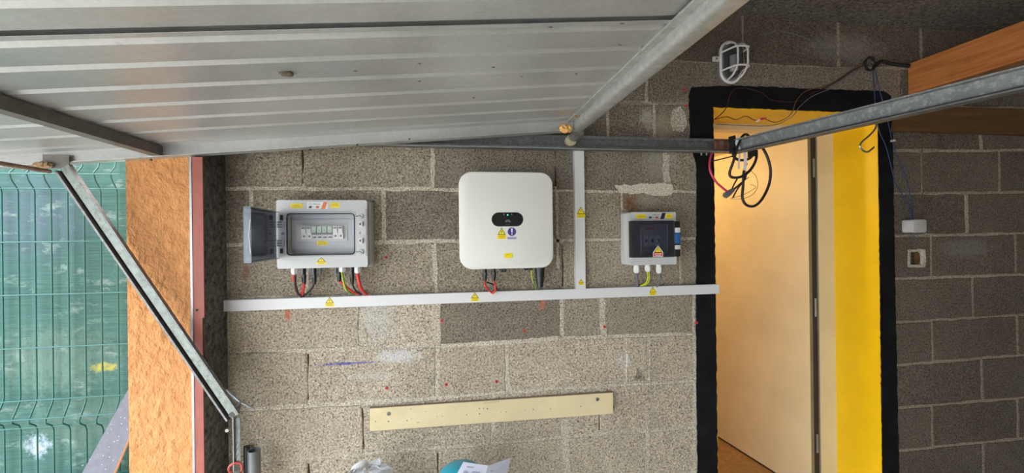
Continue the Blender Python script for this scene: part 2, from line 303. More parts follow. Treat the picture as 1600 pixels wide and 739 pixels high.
# ------------------------------------------------------------------ mesh tools
class MB:
    def __init__(s): s.v, s.f, s.m, s.sm = [], [], [], []
    def _add(s, vs, fs, mi=0, smooth=False):
        o = len(s.v); s.v += [Vector(p) for p in vs]
        for f in fs: s.f.append([o + i for i in f]); s.m.append(mi); s.sm.append(smooth)
        return s
    def hexa(s, p, mi=0):                     # p: 4 of one end, 4 of the other, same order
        return s._add(p, [(0, 1, 2, 3), (7, 6, 5, 4), (0, 4, 5, 1), (1, 5, 6, 2), (2, 6, 7, 3), (3, 7, 4, 0)], mi)
    def box(s, x0, x1, y0, y1, z0, z1, mi=0):
        return s.hexa([(x0, y0, z0), (x1, y0, z0), (x1, y1, z0), (x0, y1, z0), (x0, y0, z1), (x1, y0, z1), (x1, y1, z1), (x0, y1, z1)], mi)
    def rings(s, rings, mi=0, caps=(True, True), smooth=False, close=False):
        n = len(rings[0]); vs = [p for r in rings for p in r]; fs = []
        k = len(rings)
        for a in range(k if close else k - 1):
            b = (a + 1) % k
            for i in range(n): j = (i + 1) % n; fs.append((a * n + i, a * n + j, b * n + j, b * n + i))
        s._add(vs, fs, mi, smooth)
        if not close:
            if caps[0]: s._add(rings[0], [tuple(reversed(range(n)))], mi)
            if caps[1]: s._add(rings[-1], [tuple(range(n))], mi)
        return s
    def cyl(s, p0, p1, r0, r1=None, n=16, mi=0, caps=(True, True)):
        p0, p1 = Vector(p0), Vector(p1); r1 = r0 if r1 is None else r1
        a = (p1 - p0).normalized(); q = a.orthogonal().normalized(); w = a.cross(q)
        R = lambda c, r: [c + (q * math.cos(t) + w * math.sin(t)) * r for t in [2 * math.pi * i / n for i in range(n)]]
        s.rings([R(p0, r0), R(p1, r1)], mi, (False, False), True)
        if caps[0]: s._add(R(p0, r0), [tuple(reversed(range(n)))], mi)
        if caps[1]: s._add(R(p1, r1), [tuple(range(n))], mi)
        return s
    def tube(s, pts, r, n=8, mi=0, sub=6, close=False, smooth_path=True):
        P = [Vector(p) for p in pts]
        if smooth_path and len(P) > 2: P = spline(P, sub, close)
        k = len(P); T = []
        for i in range(k):
            a = P[(i - 1) % k] if (close or i > 0) else P[0]; b = P[(i + 1) % k] if (close or i < k - 1) else P[-1]
            T.append((b - a).normalized())
        q = T[0].orthogonal().normalized(); R = []
        for i in range(k):
            q = (q - T[i] * q.dot(T[i])).normalized(); w = T[i].cross(q)
            rr = r[i * (len(r) - 1) // max(1, k - 1)] if isinstance(r, (list, tuple)) else r
            R.append([P[i] + (q * math.cos(t) + w * math.sin(t)) * rr for t in [2 * math.pi * j / n for j in range(n)]])
        return s.rings(R, mi, (True, True), True, close)
    def bar(s, p0, p1, w, h, mi=0, up=(0, 0, 1)):
        p0, p1, up = Vector(p0), Vector(p1), Vector(up); a = (p1 - p0).normalized(); side = a.cross(up).normalized(); up = side.cross(a)
        c = [(-.5, -.5), (.5, -.5), (.5, .5), (-.5, .5)]
        return s.hexa([p0 + side * (x * w) + up * (z * h) for x, z in c] + [p1 + side * (x * w) + up * (z * h) for x, z in c], mi)
    def extrude(s, outline, p0, p1, ex, ez, mi=0, smooth=False):   # 2-D outline swept from p0 to p1
        p0, p1, ex, ez = Vector(p0), Vector(p1), Vector(ex), Vector(ez)
        return s.rings([[p + ex * x + ez * z for x, z in outline] for p in (p0, p1)], mi, (True, True), smooth)
    def plate(s, outline, y, t, mi=0):        # outline in (x, z), front at y, back at y + t
        return s.rings([[(x, y + t, z) for x, z in outline], [(x, y, z) for x, z in outline]], mi)
    def build(s, name, mats, parent=None):
        me = bpy.data.meshes.new(name); me.from_pydata(s.v, [], s.f)
        if not isinstance(mats, (list, tuple)): mats = [mats]
        for m in mats: me.materials.append(M[m] if isinstance(m, str) else m)
        me.polygons.foreach_set('material_index', s.m); me.polygons.foreach_set('use_smooth', s.sm); me.update()
        bm = bmesh.new(); bm.from_mesh(me); bmesh.ops.remove_doubles(bm, verts=bm.verts, dist=1e-6)
        bmesh.ops.recalc_face_normals(bm, faces=bm.faces); bm.to_mesh(me); bm.free()
        if any(s.sm): me.set_sharp_from_angle(angle=0.7)
        o = bpy.data.objects.new(name, me); C.objects.link(o)
        if parent is not None:
            o.parent = parent; o.matrix_parent_inverse = PINV.get(parent.name, Matrix())
            PINV[o.name] = Matrix.Identity(4)
        return o
PINV = {}
def spline(P, sub, close=False):
    out = []; n = len(P)
    for i in range(n if close else n - 1):
        g = lambda j: P[j % n] if close else P[max(0, min(n - 1, j))]
        a, b, c, d = g(i - 1), g(i), g(i + 1), g(i + 2)
        for k in range(sub):
            t = k / sub
            out.append(0.5 * (2 * b + (c - a) * t + (2 * a - 5 * b + 4 * c - d) * t * t + (3 * b - a - 3 * c + d) * t ** 3))
    if not close: out.append(P[-1])
    return out
def rrect(x0, x1, z0, z1, r, n=5):
    r = min(r, (x1 - x0) / 2 - 1e-5, (z1 - z0) / 2 - 1e-5); o = []
    for cx, cz, a in ((x1 - r, z0 + r, -90), (x1 - r, z1 - r, 0), (x0 + r, z1 - r, 90), (x0 + r, z0 + r, 180)):
        for i in range(n + 1):
            t = math.radians(a + 90 * i / n); o.append((cx + r * math.cos(t), cz + r * math.sin(t)))
    return o
def rplate(mb, x0, x1, z0, z1, yb, yf, r, ch=0.003, draft=0.0, mi=0, n=5):
    """rounded box: back outline at yb, front at yf, chamfered front rim"""
    R = lambda i, y, rr: [(x, y, z) for x, z in rrect(x0 + i, x1 - i, z0 + i, z1 - i, max(rr, 0.0008), n)]
    mb.rings([R(0, yb, r), R(draft, yf + ch, r), R(draft + ch * .3, yf + ch * .3, r - ch * .3), R(draft + ch, yf, r - ch)], mi, (True, True), True)
    return mb
def rframe(mb, xo, zo, xi, zi, yb, yf, ro, ri, mi=0, n=5):
    A = rrect(xo[0], xo[1], zo[0], zo[1], ro, n); B = rrect(xi[0], xi[1], zi[0], zi[1], ri, n); k = len(A)
    mb.rings([[(x, yb, z) for x, z in A], [(x, yf, z) for x, z in A], [(x, yf, z) for x, z in B], [(x, yb, z) for x, z in B]], mi, close=True)
    return mb
def tag(o, label, cat, group=None):
    o['label'] = label; o['category'] = cat
    if group: o['group'] = group
    return o
def thing(name, loc, label, cat, group=None):
    o = bpy.data.objects.new(name, None); C.objects.link(o); o.location = loc; o.empty_display_size = 0.05
    PINV[o.name] = Matrix.Translation(-Vector(loc))
    return tag(o, label, cat, group)
def struct(o): o['kind'] = 'structure'; return o
def lettering(txt, x, z, y, h, mat, parent, name='lettering', bold=0.0, face='y', align='CENTER', rot=0.0):
    cu = bpy.data.curves.new('text', 'FONT'); cu.body = txt; cu.size = h; cu.align_x = align; cu.align_y = 'CENTER'; cu.extrude = 0.00015; cu.offset = bold
    t = bpy.data.objects.new('text', cu); C.objects.link(t)
    dg = bpy.context.evaluated_depsgraph_get(); me = bpy.data.meshes.new_from_object(t.evaluated_get(dg))
    bpy.data.objects.remove(t)
    me.transform(Matrix.Translation((x, y, z)) @ Matrix.Rotation(rot, 4, 'Y') @ Matrix.Rotation(math.pi / 2, 4, 'X'))
    me.materials.clear(); me.materials.append(M[mat]); me.name = name
    o = bpy.data.objects.new(name, me); C.objects.link(o)
    o.parent = parent; o.matrix_parent_inverse = PINV.get(parent.name, Matrix()); PINV[o.name] = Matrix.Identity(4)
    return o
def ragged(outline, amt, step=0.012):
    out = []; n = len(outline)
    for i in range(n):
        a, b = Vector(outline[i]), Vector(outline[(i + 1) % n]); k = max(1, int((b - a).length / step))
        for j in range(k):
            p = a.lerp(b, j / k); out.append((p.x + rnd.uniform(-amt, amt), p.y + rnd.uniform(-amt, amt)))
    return out

# ------------------------------------------------------------------ the setting: block wall
OPX0, OPX1, OPZ1 = at(1117.5, 450).x, at(1374, 450).x, at(1116, 168).z      # doorway edges
XL, XR, WZ = -0.87, 3.5, 2.56
wb = MB(); yb0, yb1 = D + 0.022, D + 0.21
wb.box(XL, OPX0, yb0, yb1, 0, WZ).box(OPX0, OPX1, yb0, yb1, OPZ1, WZ).box(OPX1, XR, yb0, yb1, 0, WZ)
wall = struct(wb.build('wall_back', 'crevice'))

JP = {-2: [(960, 93), (1060, 94), (1270, 107), (1385, 108), (1600, 100)], -1: [(960, 161), (1060, 161), (1440, 170), (1600, 165)],
      0: [(960, 229), (1060, 231), (1440, 237), (1600, 234)],
      1: [(380, 294.5), (470, 295), (690, 295.5), (720, 296.5), (950, 299.4), (1440, 303), (1600, 299.4)],
      2: [(365, 382.7), (600, 378), (690, 376.5), (720, 376), (950, 374.7), (1440, 368.5), (1600, 364)],
      3: [(365, 466), (690, 461), (1060, 449), (1420, 435), (1600, 429)],
      4: [(440, 546), (580, 543), (680, 541), (720, 536.5), (880, 527.5), (1050, 524), (1420, 503), (1600, 492)],
      5: [(480, 632.8), (560, 631.5), (900, 605), (960, 603), (1010, 600), (1060, 598), (1415, 569), (1600, 555)],
      6: [(480, 716), (560, 711), (950, 678), (1060, 670), (1420, 636), (1600, 622)], 7: [(1420, 703), (1600, 685)]}
def zline(k):
    if k in JP:
        pts = sorted((at(u, v).x, at(u, v).z) for u, v in JP[k])
        if k == 7: pts = [(-0.9, 0.636 + 0.424 - 0.424 - 0.002), (1.2, 0.424)] + pts
        if k == 7: pts = [(-0.9, 0.424), (1.2, 0.424)] + pts[2:]
        if k in (-2, -1, 0): pts = [(-0.9, 1.908 - 0.212 * k)] + pts
        return lambda x: float(np.interp(x, [p[0] for p in pts], [p[1] for p in pts]))
    return lambda x: 1.908 - 0.212 * k
# joints of every course, as seen (pixels), left of and right of the doorway; 'd' = open dark joint
ROWS = {-3: ([300, 520, 740, 960, 1160, 1310], None, [1440, 1550]), -2: ([420, 640, 860, 1010], None, [1500]),
        -1: ([520, 740, 950, 1022], None, [1532]), 0: (['d473', 676, 'd868', 1040], None, [1441, 1562]), 1: ([392, 599, 794, 972], None, [1510]),
        2: ([478, 680, 'd880', 1063], None, [1455, 1587]), 3: ([563, 680, 877, 940], None, [1520]),
        4: (['d481', 683, 792, 977, 1013], None, [1457, 1590]), 5: (['d567', 770, 878, 'd937'], None, [1535]),
        6: (['d482', 'd685', 884, 1010], None, [1457, 1591]), 7: ([560, 770, 960], None, [1537]), 8: ([482, 685, 884], None, [1457, 1591])}
def jx(j, v):
    op = isinstance(j, str); return at(float(j[1:]) if op else j, v).x, op
HOLE = (at(1420, 390).x, at(1443, 390).x, at(1430, 415).z, at(1430, 392).z)
def block(x0, x1, z00, z01, z10, z11, parent, tone=(1, 1, 1)):
    """one concrete block; z00/z01 bottom left/right, z10/z11 top left/right, ragged arrises"""
    if x1 - x0 < 0.01: return
    nx = max(2, min(9, int((x1 - x0) / 0.05))); nz = 4; o = []
    J = lambda a: rnd.uniform(-a, a)
    for i in range(nx): t = i / nx; o.append((x0 + (x1 - x0) * t, z00 + (z01 - z00) * t))
    for i in range(nz): t = i / nz; o.append((x1, z01 + (z11 - z01) * t))
    for i in range(nx): t = i / nx; o.append((x1 + (x0 - x1) * t, z11 + (z10 - z11) * t))
    for i in range(nz): t = i / nz; o.append((x0, z10 + (z00 - z10) * t))
    o = [(x + J(0.003), z + J(0.003)) for x, z in o]
    cx, cz = (x0 + x1) / 2, (z00 + z11) / 2; yf = D + rnd.uniform(-0.0012, 0.0012)
    ins = [(x - math.copysign(min(0.004, abs(x - cx)), x - cx), z - math.copysign(min(0.004, abs(z - cz)), z - cz)) for x, z in o]
    mb = MB()
    if x0 < HOLE[0] and x1 > HOLE[1] and min(z00, z01) < HOLE[2] and max(z10, z11) > HOLE[3]:
        n = len(o); hx, hz = (HOLE[0] + HOLE[1]) / 2, (HOLE[2] + HOLE[3]) / 2; rx, rz = (HOLE[1] - HOLE[0]) / 2, (HOLE[3] - HOLE[2]) / 2
        h = []
        for x, z in o:
            dx, dz = x - hx, z - hz; k = max(abs(dx) / rx, abs(dz) / rz); h.append((hx + dx / k + J(0.002), hz + dz / k + J(0.002)))
        mb.rings([[(x, D + 0.03, z) for x, z in o], [(x, yf + 0.004, z) for x, z in o], [(x, yf, z) for x, z in ins], [(x, yf, z) for x, z in h], [(x, D + 0.03, z) for x, z in h]], 0, (False, False))
    else:
        mb.rings([[(x, D + 0.03, z) for x, z in o], [(x, yf + 0.004, z) for x, z in o], [(x, yf, z) for x, z in ins]], 0, (False, True))
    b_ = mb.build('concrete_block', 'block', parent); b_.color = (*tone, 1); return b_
JW = 0.0048
LT, MD, DK, DARKEST = (1.52, 1.48, 1.40), (1.04, 1.01, 0.96), (0.80, 0.78, 0.76), (0.50, 0.47, 0.44)  # fourth tone, the darkest: right of the doorway and top course
# block tones left of the doorway: own differences plus painted light, brighter low, shaded high
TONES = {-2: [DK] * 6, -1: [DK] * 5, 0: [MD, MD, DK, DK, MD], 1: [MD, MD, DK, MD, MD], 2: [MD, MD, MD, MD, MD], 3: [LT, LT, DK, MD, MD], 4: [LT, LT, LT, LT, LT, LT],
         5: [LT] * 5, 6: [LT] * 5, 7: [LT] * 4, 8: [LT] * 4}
for k, (jl, _, jr) in ROWS.items():
    zt, zb = zline(k), zline(k + 1); vm = 371 - (zt(0.2) + zb(0.2) - 3.0) / 2 * 378
    vmr = 366 - (zt(2.3) + zb(2.3) - 3.0) / 2 * 312
    spans = []
    edge = [(XL, False)] + [jx(j, vm) for j in jl]
    if k == -3: spans.append(edge + [jx(j, vmr) for j in jr] + [(XR, False)])
    elif k == -2: spans.append(edge + [(OPX1 + 0.14, False)]); spans.append([(OPX1 + 0.14, False)] + [jx(j, vmr) for j in jr] + [(XR, False)])
    elif k == -1: spans.append(edge + [(OPX0, False)]); spans.append([(OPX1, False)] + [jx(j, vmr) for j in jr] + [(XR, False)])
    else: spans.append(edge + [(OPX0, False)]); spans.append([(OPX1, False)] + [jx(j, vmr) for j in jr] + [(XR, False)])
    for sp in spans:
        for bi, ((a, oa), (b, ob)) in enumerate(zip(sp, sp[1:])):
            tone = DARKEST if a > OPX0 or k == -3 else TONES[k][min(bi, len(TONES[k]) - 1)]
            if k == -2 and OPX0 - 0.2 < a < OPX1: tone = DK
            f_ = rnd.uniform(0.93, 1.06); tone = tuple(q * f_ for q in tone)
            if zt(a) - zb(a) < 0.05: continue
            ga = 0.0018 if oa else JW; gb = 0.0018 if ob else JW
            if sp[0] == (a, oa): ga = 0.006 if a == OPX1 else 0.0005
            if sp[-1] == (b, ob): gb = 0.006 if b == OPX0 else 0.0005
            lo = JW; hi = JW
            z = [zb(a) + lo, zb(b) + lo, zt(a) - hi, zt(b) - hi]
            if k == -1 and a < OPX1 and b > OPX0 - 1e-6 and a >= OPX0: continue
            if k == -2 and b > OPX0 + 0.01 and a < OPX1: pass
            z = [min(q, WZ - 0.002) for q in z]
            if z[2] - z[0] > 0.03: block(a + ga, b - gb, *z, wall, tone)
        for (a, oa) in sp[1:-1]:
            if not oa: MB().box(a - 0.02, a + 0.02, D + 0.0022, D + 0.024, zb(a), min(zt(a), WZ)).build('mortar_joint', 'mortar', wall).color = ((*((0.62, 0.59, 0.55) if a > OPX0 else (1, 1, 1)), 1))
# beds of mortar between the courses
for k in range(-2, 9):
    z = zline(k)
    for a, b in ((XL, OPX0), (OPX1, XR)) if k >= -1 else ((XL, XR),):
        n = 10; xs = [a + (b - a) * i / n for i in range(n + 1)]; mb = MB()
        ol = [(x, z(x) - 0.02) for x in xs] + [(x, z(x) + 0.02) for x in reversed(xs)]
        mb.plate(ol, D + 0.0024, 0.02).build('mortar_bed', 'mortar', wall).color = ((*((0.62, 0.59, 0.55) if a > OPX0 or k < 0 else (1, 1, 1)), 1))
# lintel strip between the doorway and the first bed, painted over later
zt1 = zline(-1)
block(OPX0 - 0.001, OPX1 + 0.001, OPZ1, OPZ1, zt1(OPX0) - 0.0, zt1(OPX1) - 0.0, wall, DK) if zt1(OPX0) - OPZ1 > 0.01 else None
def smear(pts, w, mat='mortar', name='mortar_smear', proud=0.0014, rag=0.0025):
    P = [at(u, v) for u, v in pts]; L, R = [], []
    for i, p in enumerate(P):
        a = P[max(0, i - 1)]; b = P[min(len(P) - 1, i + 1)]; d = (b - a).normalized(); nrm = Vector((-d.z, 0, d.x)); ww = w * 0.00265 / 2
        L.append(((p + nrm * ww).x, (p + nrm * ww).z)); R.append(((p - nrm * ww).x, (p - nrm * ww).z))
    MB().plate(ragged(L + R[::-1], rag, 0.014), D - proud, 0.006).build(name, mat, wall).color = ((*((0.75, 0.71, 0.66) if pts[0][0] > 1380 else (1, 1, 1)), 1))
for pts, w in [([(681, 468), (681, 500), (683, 538)], 13), ([(877, 466), (878, 500), (878, 526)], 7), ([(940, 466), (941, 500), (944, 526)], 10), ([(600, 300), (600, 376)], 6),
               ([(1041, 240), (1040, 268), (1043, 284)], 12), ([(792, 540), (794, 600)], 5), ([(883, 655), (884, 690), (886, 739)], 10), ([(1011, 640), (1012, 700)], 6),
               ([(582, 379), (640, 378), (712, 376)], 6), ([(678, 382), (680, 420), (679, 440)], 7), ([(676, 240), (676, 290)], 6), ([(870, 300), (872, 420)], 4),
               ([(440, 548), (520, 546), (578, 544)], 6), ([(686, 541), (800, 534), (878, 528)], 7), ([(900, 299), (960, 300)], 4), ([(920, 375), (970, 374)], 4), ([(866, 376), (895, 375)], 4),
               ([(1470, 236), (1530, 236), (1600, 234)], 4), ([(1450, 368), (1520, 367), (1600, 364)], 4), ([(1410, 435), (1500, 432), (1600, 429)], 4), ([(1510, 305), (1511, 365)], 6), ([(1532, 210), (1533, 233)], 6),
               ([(1084, 460), (1083, 490), (1086, 560), (1085, 650), (1086, 739)], 5), ([(565, 515), (569, 540)], 12), ([(355, 640), (355, 739)], 6)]:
    smear(pts, w)
patch = [(960, 290), (975, 288), (985, 291), (1000, 287), (1020, 287), (1036, 285), (1044, 288), (1050, 288), (1051, 294), (1049, 304), (1040, 307), (1022, 306), (1005, 302), (985, 303), (968, 300)]
MB().plate(ragged([(at(u, v).x, at(u, v).z) for u, v in patch], 0.0025, 0.01), D - 0.004, 0.01).build('plaster_patch', 'plaster', wall)['label'] = 'pale plaster smear above the small box'
patch2 = [(1050, 172), (1062, 166), (1070, 178), (1073, 195), (1066, 206), (1052, 204), (1047, 190)]
MB().plate(ragged([(at(u, v).x, at(u, v).z) for u, v in patch2], 0.002, 0.012), D - 0.004, 0.01).build('plaster_patch', 'mortar', wall)
# broken corner under the crack (right of centre) and open cavity right of the doorway
tri = [(990, 594), (996, 575), (1011, 595)]
MB().plate([(at(u, v).x, at(u, v).z) for u, v in tri], D - 0.003, 0.01).build('broken_chip', 'block', wall)
hb = MB(); rr = ragged(rrect(HOLE[0] - 0.008, HOLE[1] + 0.008, HOLE[2] - 0.008, HOLE[3] + 0.008, 0.012), 0.003, 0.02); hi_ = [((HOLE[0] + HOLE[1]) / 2 + (x - (HOLE[0] + HOLE[1]) / 2) * 0.74, (HOLE[2] + HOLE[3]) / 2 + (z - (HOLE[2] + HOLE[3]) / 2) * 0.74) for x, z in rr]
hb.rings([[(x, D + 0.01, z) for x, z in rr], [(x, D - 0.004, z) for x, z in rr], [(x, D - 0.003, z) for x, z in hi_], [(x, D + 0.02, z) for x, z in hi_]], close=True)
hb.build('cavity_rim', 'mortar', wall)['label'] = 'rough mortar rim of an open hole'
MB().box(HOLE[0] + 0.048, HOLE[1] - 0.004, D + 0.012, D + 0.02, HOLE[2] + 0.006, HOLE[3] - 0.01).build('cavity_wood', 'wallboard', wall)

# black painted band round the doorway
Pz = lambda L: [(at(u, v).x, at(u, v).z) for u, v in L]
bz = -0.0
outer = Pz([(1090, 739), (1088, 620), (1087, 450), (1088, 260), (1078, 225), (1076, 150)]) + Pz([(1080, 137), (1150, 134), (1250, 138), (1380, 143), (1391, 150), (1394, 215), (1398, 450), (1404, 739)])
ol = ragged([(outer[0][0], 0.0)] + outer + [(outer[-1][0], 0.0), (OPX1, 0.0), (OPX1, OPZ1), (OPX0, OPZ1), (OPX0, 0.0)], 0.0022, 0.02)
ol = [(min(max(x, 0), 9), max(z, 0.0)) for x, z in ol]
MB().plate(ol, D - 0.0032, 0.006).build('trim_1', 'black_paint')['kind'] = 'structure'
# yellow reveal of the doorway
RY = 2.025
rv = MB(); e = 0.006
rv.box(OPX0 - 0.0, OPX0 + 0.002, D - 0.002, RY, 0, OPZ1).box(OPX1 - 0.002, OPX1 + 0.004, D - 0.002, RY, 0, OPZ1).box(OPX0, OPX1, D - 0.002, RY, OPZ1 - 0.003, OPZ1 + 0.004)
struct(rv.build('trim_2', 'yellow_paint'))
# door in its frame at the back of the reveal
FZ = 0.081
jx0 = at(1280, 450, RY).x; jx1 = at(1308, 450, RY).x
door = bpy.data.objects.new('door_1', None); C.objects.link(door); door.location = (1.97, 2.05, FZ); PINV['door_1'] = Matrix.Translation((-1.97, -2.05, -FZ)); struct(door)
HZ = at(1200, 204, RY).z
MB().box(jx0, OPX1 + 0.03, RY, RY + 0.07, 0.0, OPZ1 + 0.02).build('jamb', 'cream', door)
MB().box(OPX0 - 0.03, jx0, RY, RY + 0.07, HZ, OPZ1 + 0.02).build('head', 'cream', door)
MB().box(OPX0 - 0.06, OPX0 + 0.004, RY, RY + 0.07, 0.0, OPZ1 + 0.02).build('jamb', 'cream', door)
MB().box(jx0 - 0.033, jx0 - 0.006, RY + 0.008, RY + 0.05, FZ, HZ).build('rebate_gap_shade', 'seal_gap', door)  # black box painting the dark gap between leaf and frame
MB().box(jx0 - 0.006, jx0 - 0.0005, RY + 0.003, RY + 0.066, FZ, HZ).build('rebate_strip', 'edge_metal', door)
hx = Vector((jx0 - 0.053, RY + 0.006, 0)); hd = Vector((-0.0705, 0.745, 0)).normalized(); hn = Vector((hd.y, -hd.x, 0))   # leaf direction, leaf normal to the right
def leafbox(a, b, t0, t1, z0, z1):
    p = [hx + hd * a + hn * t0, hx + hd * b + hn * t0, hx + hd * b + hn * t1, hx + hd * a + hn * t1]
    return MB().hexa([Vector((q.x, q.y, z0)) for q in p] + [Vector((q.x, q.y, z1)) for q in p])
leafbox(0.002, 0.84, 0.0, 0.0185, FZ + 0.012, HZ - 0.004).build('leaf', 'cream', door)
leafbox(0.0, 0.002, 0.0, 0.0185, FZ + 0.012, HZ - 0.004).build('leaf_edge', 'edge_metal', door)
leafbox(0.075, 0.84, 0.0185, 0.04, FZ + 0.012, HZ - 0.004).build('leaf_back', 'cream', door)
hgz = at(1272, 690, 2.05).z
for z in (hgz, 1.1, 1.85):
    MB().cyl(hx + hn * 0.036 + Vector((0, -0.003, z - 0.05)), hx + hn * 0.036 + Vector((0, -0.003, z + 0.05)), 0.006, n=10).build('hinge', 'edge_metal', door)
leafbox(0.002, 0.84, 0.002, 0.0185, FZ, FZ + 0.012).build('bottom_seal', 'seal_gap', door)
# the hall beyond
struct(MB().box(0.2, 2.6, yb1, 4.6, FZ - 0.03, FZ).build('floor_hall', 'tile'))
struct(MB().box(2.3, 2.4, yb1 + 0.03, 4.6, FZ, 2.5).build('wall_hall_right', 'cream_wall'))
struct(MB().box(0.2, 2.4, 4.5, 4.6, FZ, 2.5).build('wall_hall_back', 'cream_wall'))
struct(MB().box(0.2, 0.3, yb1 + 0.03, 4.6, FZ, 2.5).build('wall_hall_left', 'cream_wall'))
struct(MB().box(0.2, 2.4, yb1 + 0.02, 4.6, 2.5, 2.56).build('ceiling_hall', 'cream_wall'))

# garage shell
CZ = 2.506; YN = -4.2  # near side pushed back out of view for the widened mouth
struct(MB().box(XL, 5.2, YN, D + 0.21, -0.1, 0.0).build('floor', 'floor'))
struct(MB().box(XL - 0.23, 5.2, YN - 0.2, D + 0.21, WZ, WZ + 0.15).box(XL, 5.2, YN, D + 0.02, CZ, WZ).build('ceiling', 'ceiling'))
struct(MB().box(XL, 5.2, YN - 0.2, YN, 0, WZ).build('wall_front', 'white_wash'))
struct(MB().box(5.0, 5.2, YN, D + 0.21, 0, WZ).build('wall_right', 'block'))
struct(MB().box(XR, 5.2, D, D + 0.21, 0, WZ).build('wall_back_end', 'block'))
# stuccoed front with the garage opening; its jamb is the orange face in view
RVY = 1.645; FX0 = at(197, 300, RVY).x; FX1 = -0.868
fr = MB(); fr.box(FX0, FX1, RVY, D + 0.21, 0, WZ).box(FX0, FX1, YN - 0.2, YN + 0.12, 0, WZ).box(FX0, FX1, YN + 0.12, RVY, 2.05, WZ)  # opening made wider than the bay in view, to admit more light
struct(fr.build('wall_left', 'stucco'))
struct(MB().box(-9, FX1, -9, 9, -0.12, -0.005).build('ground', 'ground'))

# ------------------------------------------------------------------ steel post of the garage door
SL = 0.0875
ZB = lambda x: 1.913 + SL * (x - 0.474)                  # underside of the overhead door frame
PY = 1.622; px0, px1 = at(299.5, 400, PY).x, at(318, 400, PY).x
post = thing('door_post', ((px0 + px1) / 2, PY, 0), 'tall steel door post, red oxide flange at the garage mouth beside orange stucco', 'post')
fl = MB(); zt_ = ZB(-0.88) - 0.006; notch = at(318, 497, PY).z
fl.plate([(px0 + 0.003, 0), (px1 - 0.006, 0), (px1 - 0.006, notch), (px1, notch + 0.003), (px1, zt_), (px0 + 0.003, zt_)], PY, 0.006)
fl.build('flange', 'red_oxide', post)
MB().box(px0 - 0.004, px0 + 0.003, PY - 0.002, PY + 0.05, 0, zt_).build('edge_strip', 'frame_grey', post)
p = at(308, 484.5, PY); MB().cyl((p.x, PY - 0.0012, p.z), (p.x, PY + 0.002, p.z), 0.0042, n=12).build('bolt_hole', 'hole', post)
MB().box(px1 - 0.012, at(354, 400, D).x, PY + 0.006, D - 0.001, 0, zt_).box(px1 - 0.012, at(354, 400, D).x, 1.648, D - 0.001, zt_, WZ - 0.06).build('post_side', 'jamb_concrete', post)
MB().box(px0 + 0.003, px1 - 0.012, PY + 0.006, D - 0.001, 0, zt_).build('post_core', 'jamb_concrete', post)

# ------------------------------------------------------------------ overhead door, tilted open
DY1 = 1.643; DTX = 0.549
FH = 0.036; DX0 = -1.62
gd = thing('garage_door', (0, 0.4, ZB(0) + FH), 'large ribbed galvanised up-and-over garage door tilted open overhead', 'garage door')
def prof(y0, y1, step, off):
    pts = [(y1, 0.0)]; y = y1; c = 1.552
    cs = [1.563, 1.443, 1.323, 1.203, 1.083, 0.965, 0.862] if y1 > 0.9 else [0.748 - 0.12 * k for k in range(20)]
    for c in cs:
        if c + 0.02 > y1 - 0.008 or c - 0.02 < y0 - 0.002: continue
        pts += [(c + 0.0135, 0), (c + 0.002, 0.0065), (c - 0.008, 0.0065), (c - 0.0125, 0)]
    pts.append((y0, 0.0)); return [(y, z + off) for y, z in pts]
def sheet(y0, y1, off, name):
    pr = prof(y0, y1, 0.1245, off); mb = MB(); t = 0.0015
    o = [(y, z) for y, z in pr] + [(y, z + t) for y, z in reversed(pr)]
    mb.rings([[(x, y, ZB(x) + FH + z) for y, z in o] for x in (DX0, DTX - 0.01)], 0)
    return mb.build(name, 'sheet', gd)
SEAM = 0.834
sheet(SEAM + 0.002, DY1 - 0.004, 0.0, 'ribbed_sheet'); sheet(-0.30, SEAM - 0.006, 0.007, 'ribbed_sheet'); sheet(-0.72, -0.306, 0.0, 'ribbed_sheet')
MB().hexa([(x, y, ZB(x) + FH + z) for x in (DX0, DTX) for y, z in ((SEAM - 0.03, 0.0205), (SEAM + 0.02, 0.0205), (SEAM + 0.02, 0.0215), (SEAM - 0.03, 0.0215))]).build('seam_gap_shade', 'hole', gd)  # black sheet standing in for the shade in the seam gap
# outer skin above
MB().hexa([(x, y, ZB(x) + FH + z) for x in (DX0, DTX) for y, z in ((-0.74, 0.022), (DY1, 0.022), (DY1, 0.03), (-0.74, 0.03))]).build('outer_skin', 'leaf_white', gd)
def sloped(x0, x1, y0, y1, z0, z1, mat, name):
    return MB().hexa([(x, y, ZB(x) + z) for x in (x0, x1) for y, z in ((y0, z0), (y1, z0), (y1, z1), (y0, z1))]).build(name, mat, gd)
sloped(DX0, DTX - 0.055, DY1 - 0.028, DY1, 0.0, FH, 'sheet', 'side_frame')
sloped(DX0, DTX - 0.055, DY1 - 0.036, DY1 + 0.004, -0.003, 0.0, 'galv', 'frame_lip')
sloped(DX0, DTX - 0.055, -0.74, -0.71, 0.0, FH, 'sheet', 'side_frame')
tb = MB(); tb.extrude(rrect(DTX - 0.055, DTX, 0, FH + 0.012, 0.012, 3), (0, -0.74, ZB(DTX - 0.03)), (0, DY1 + 0.012, ZB(DTX - 0.03)), (1, 0, 0), (0, 0, 1), 0, True); tb.build('top_frame', 'galv', gd)
sloped(DTX - 0.078, DTX - 0.055, -0.72, DY1 - 0.03, FH - 0.006, FH, 'galv', 'frame_flange')
sloped(-0.973, -0.945, -0.71, DY1 - 0.028, 0.0, 0.032, 'brace', 'cross_brace')
# pipe plug bolts along the side frame
for u, v in ((640, 217.5), (485, 234), (236, 249.5), (558, 226)):
    p = at(u, v, DY1 - 0.0285); MB().cyl((p.x, DY1 - 0.0295, p.z), (p.x, DY1 - 0.026, p.z), 0.0035, n=10).build('bolt_hole', 'hole', gd)
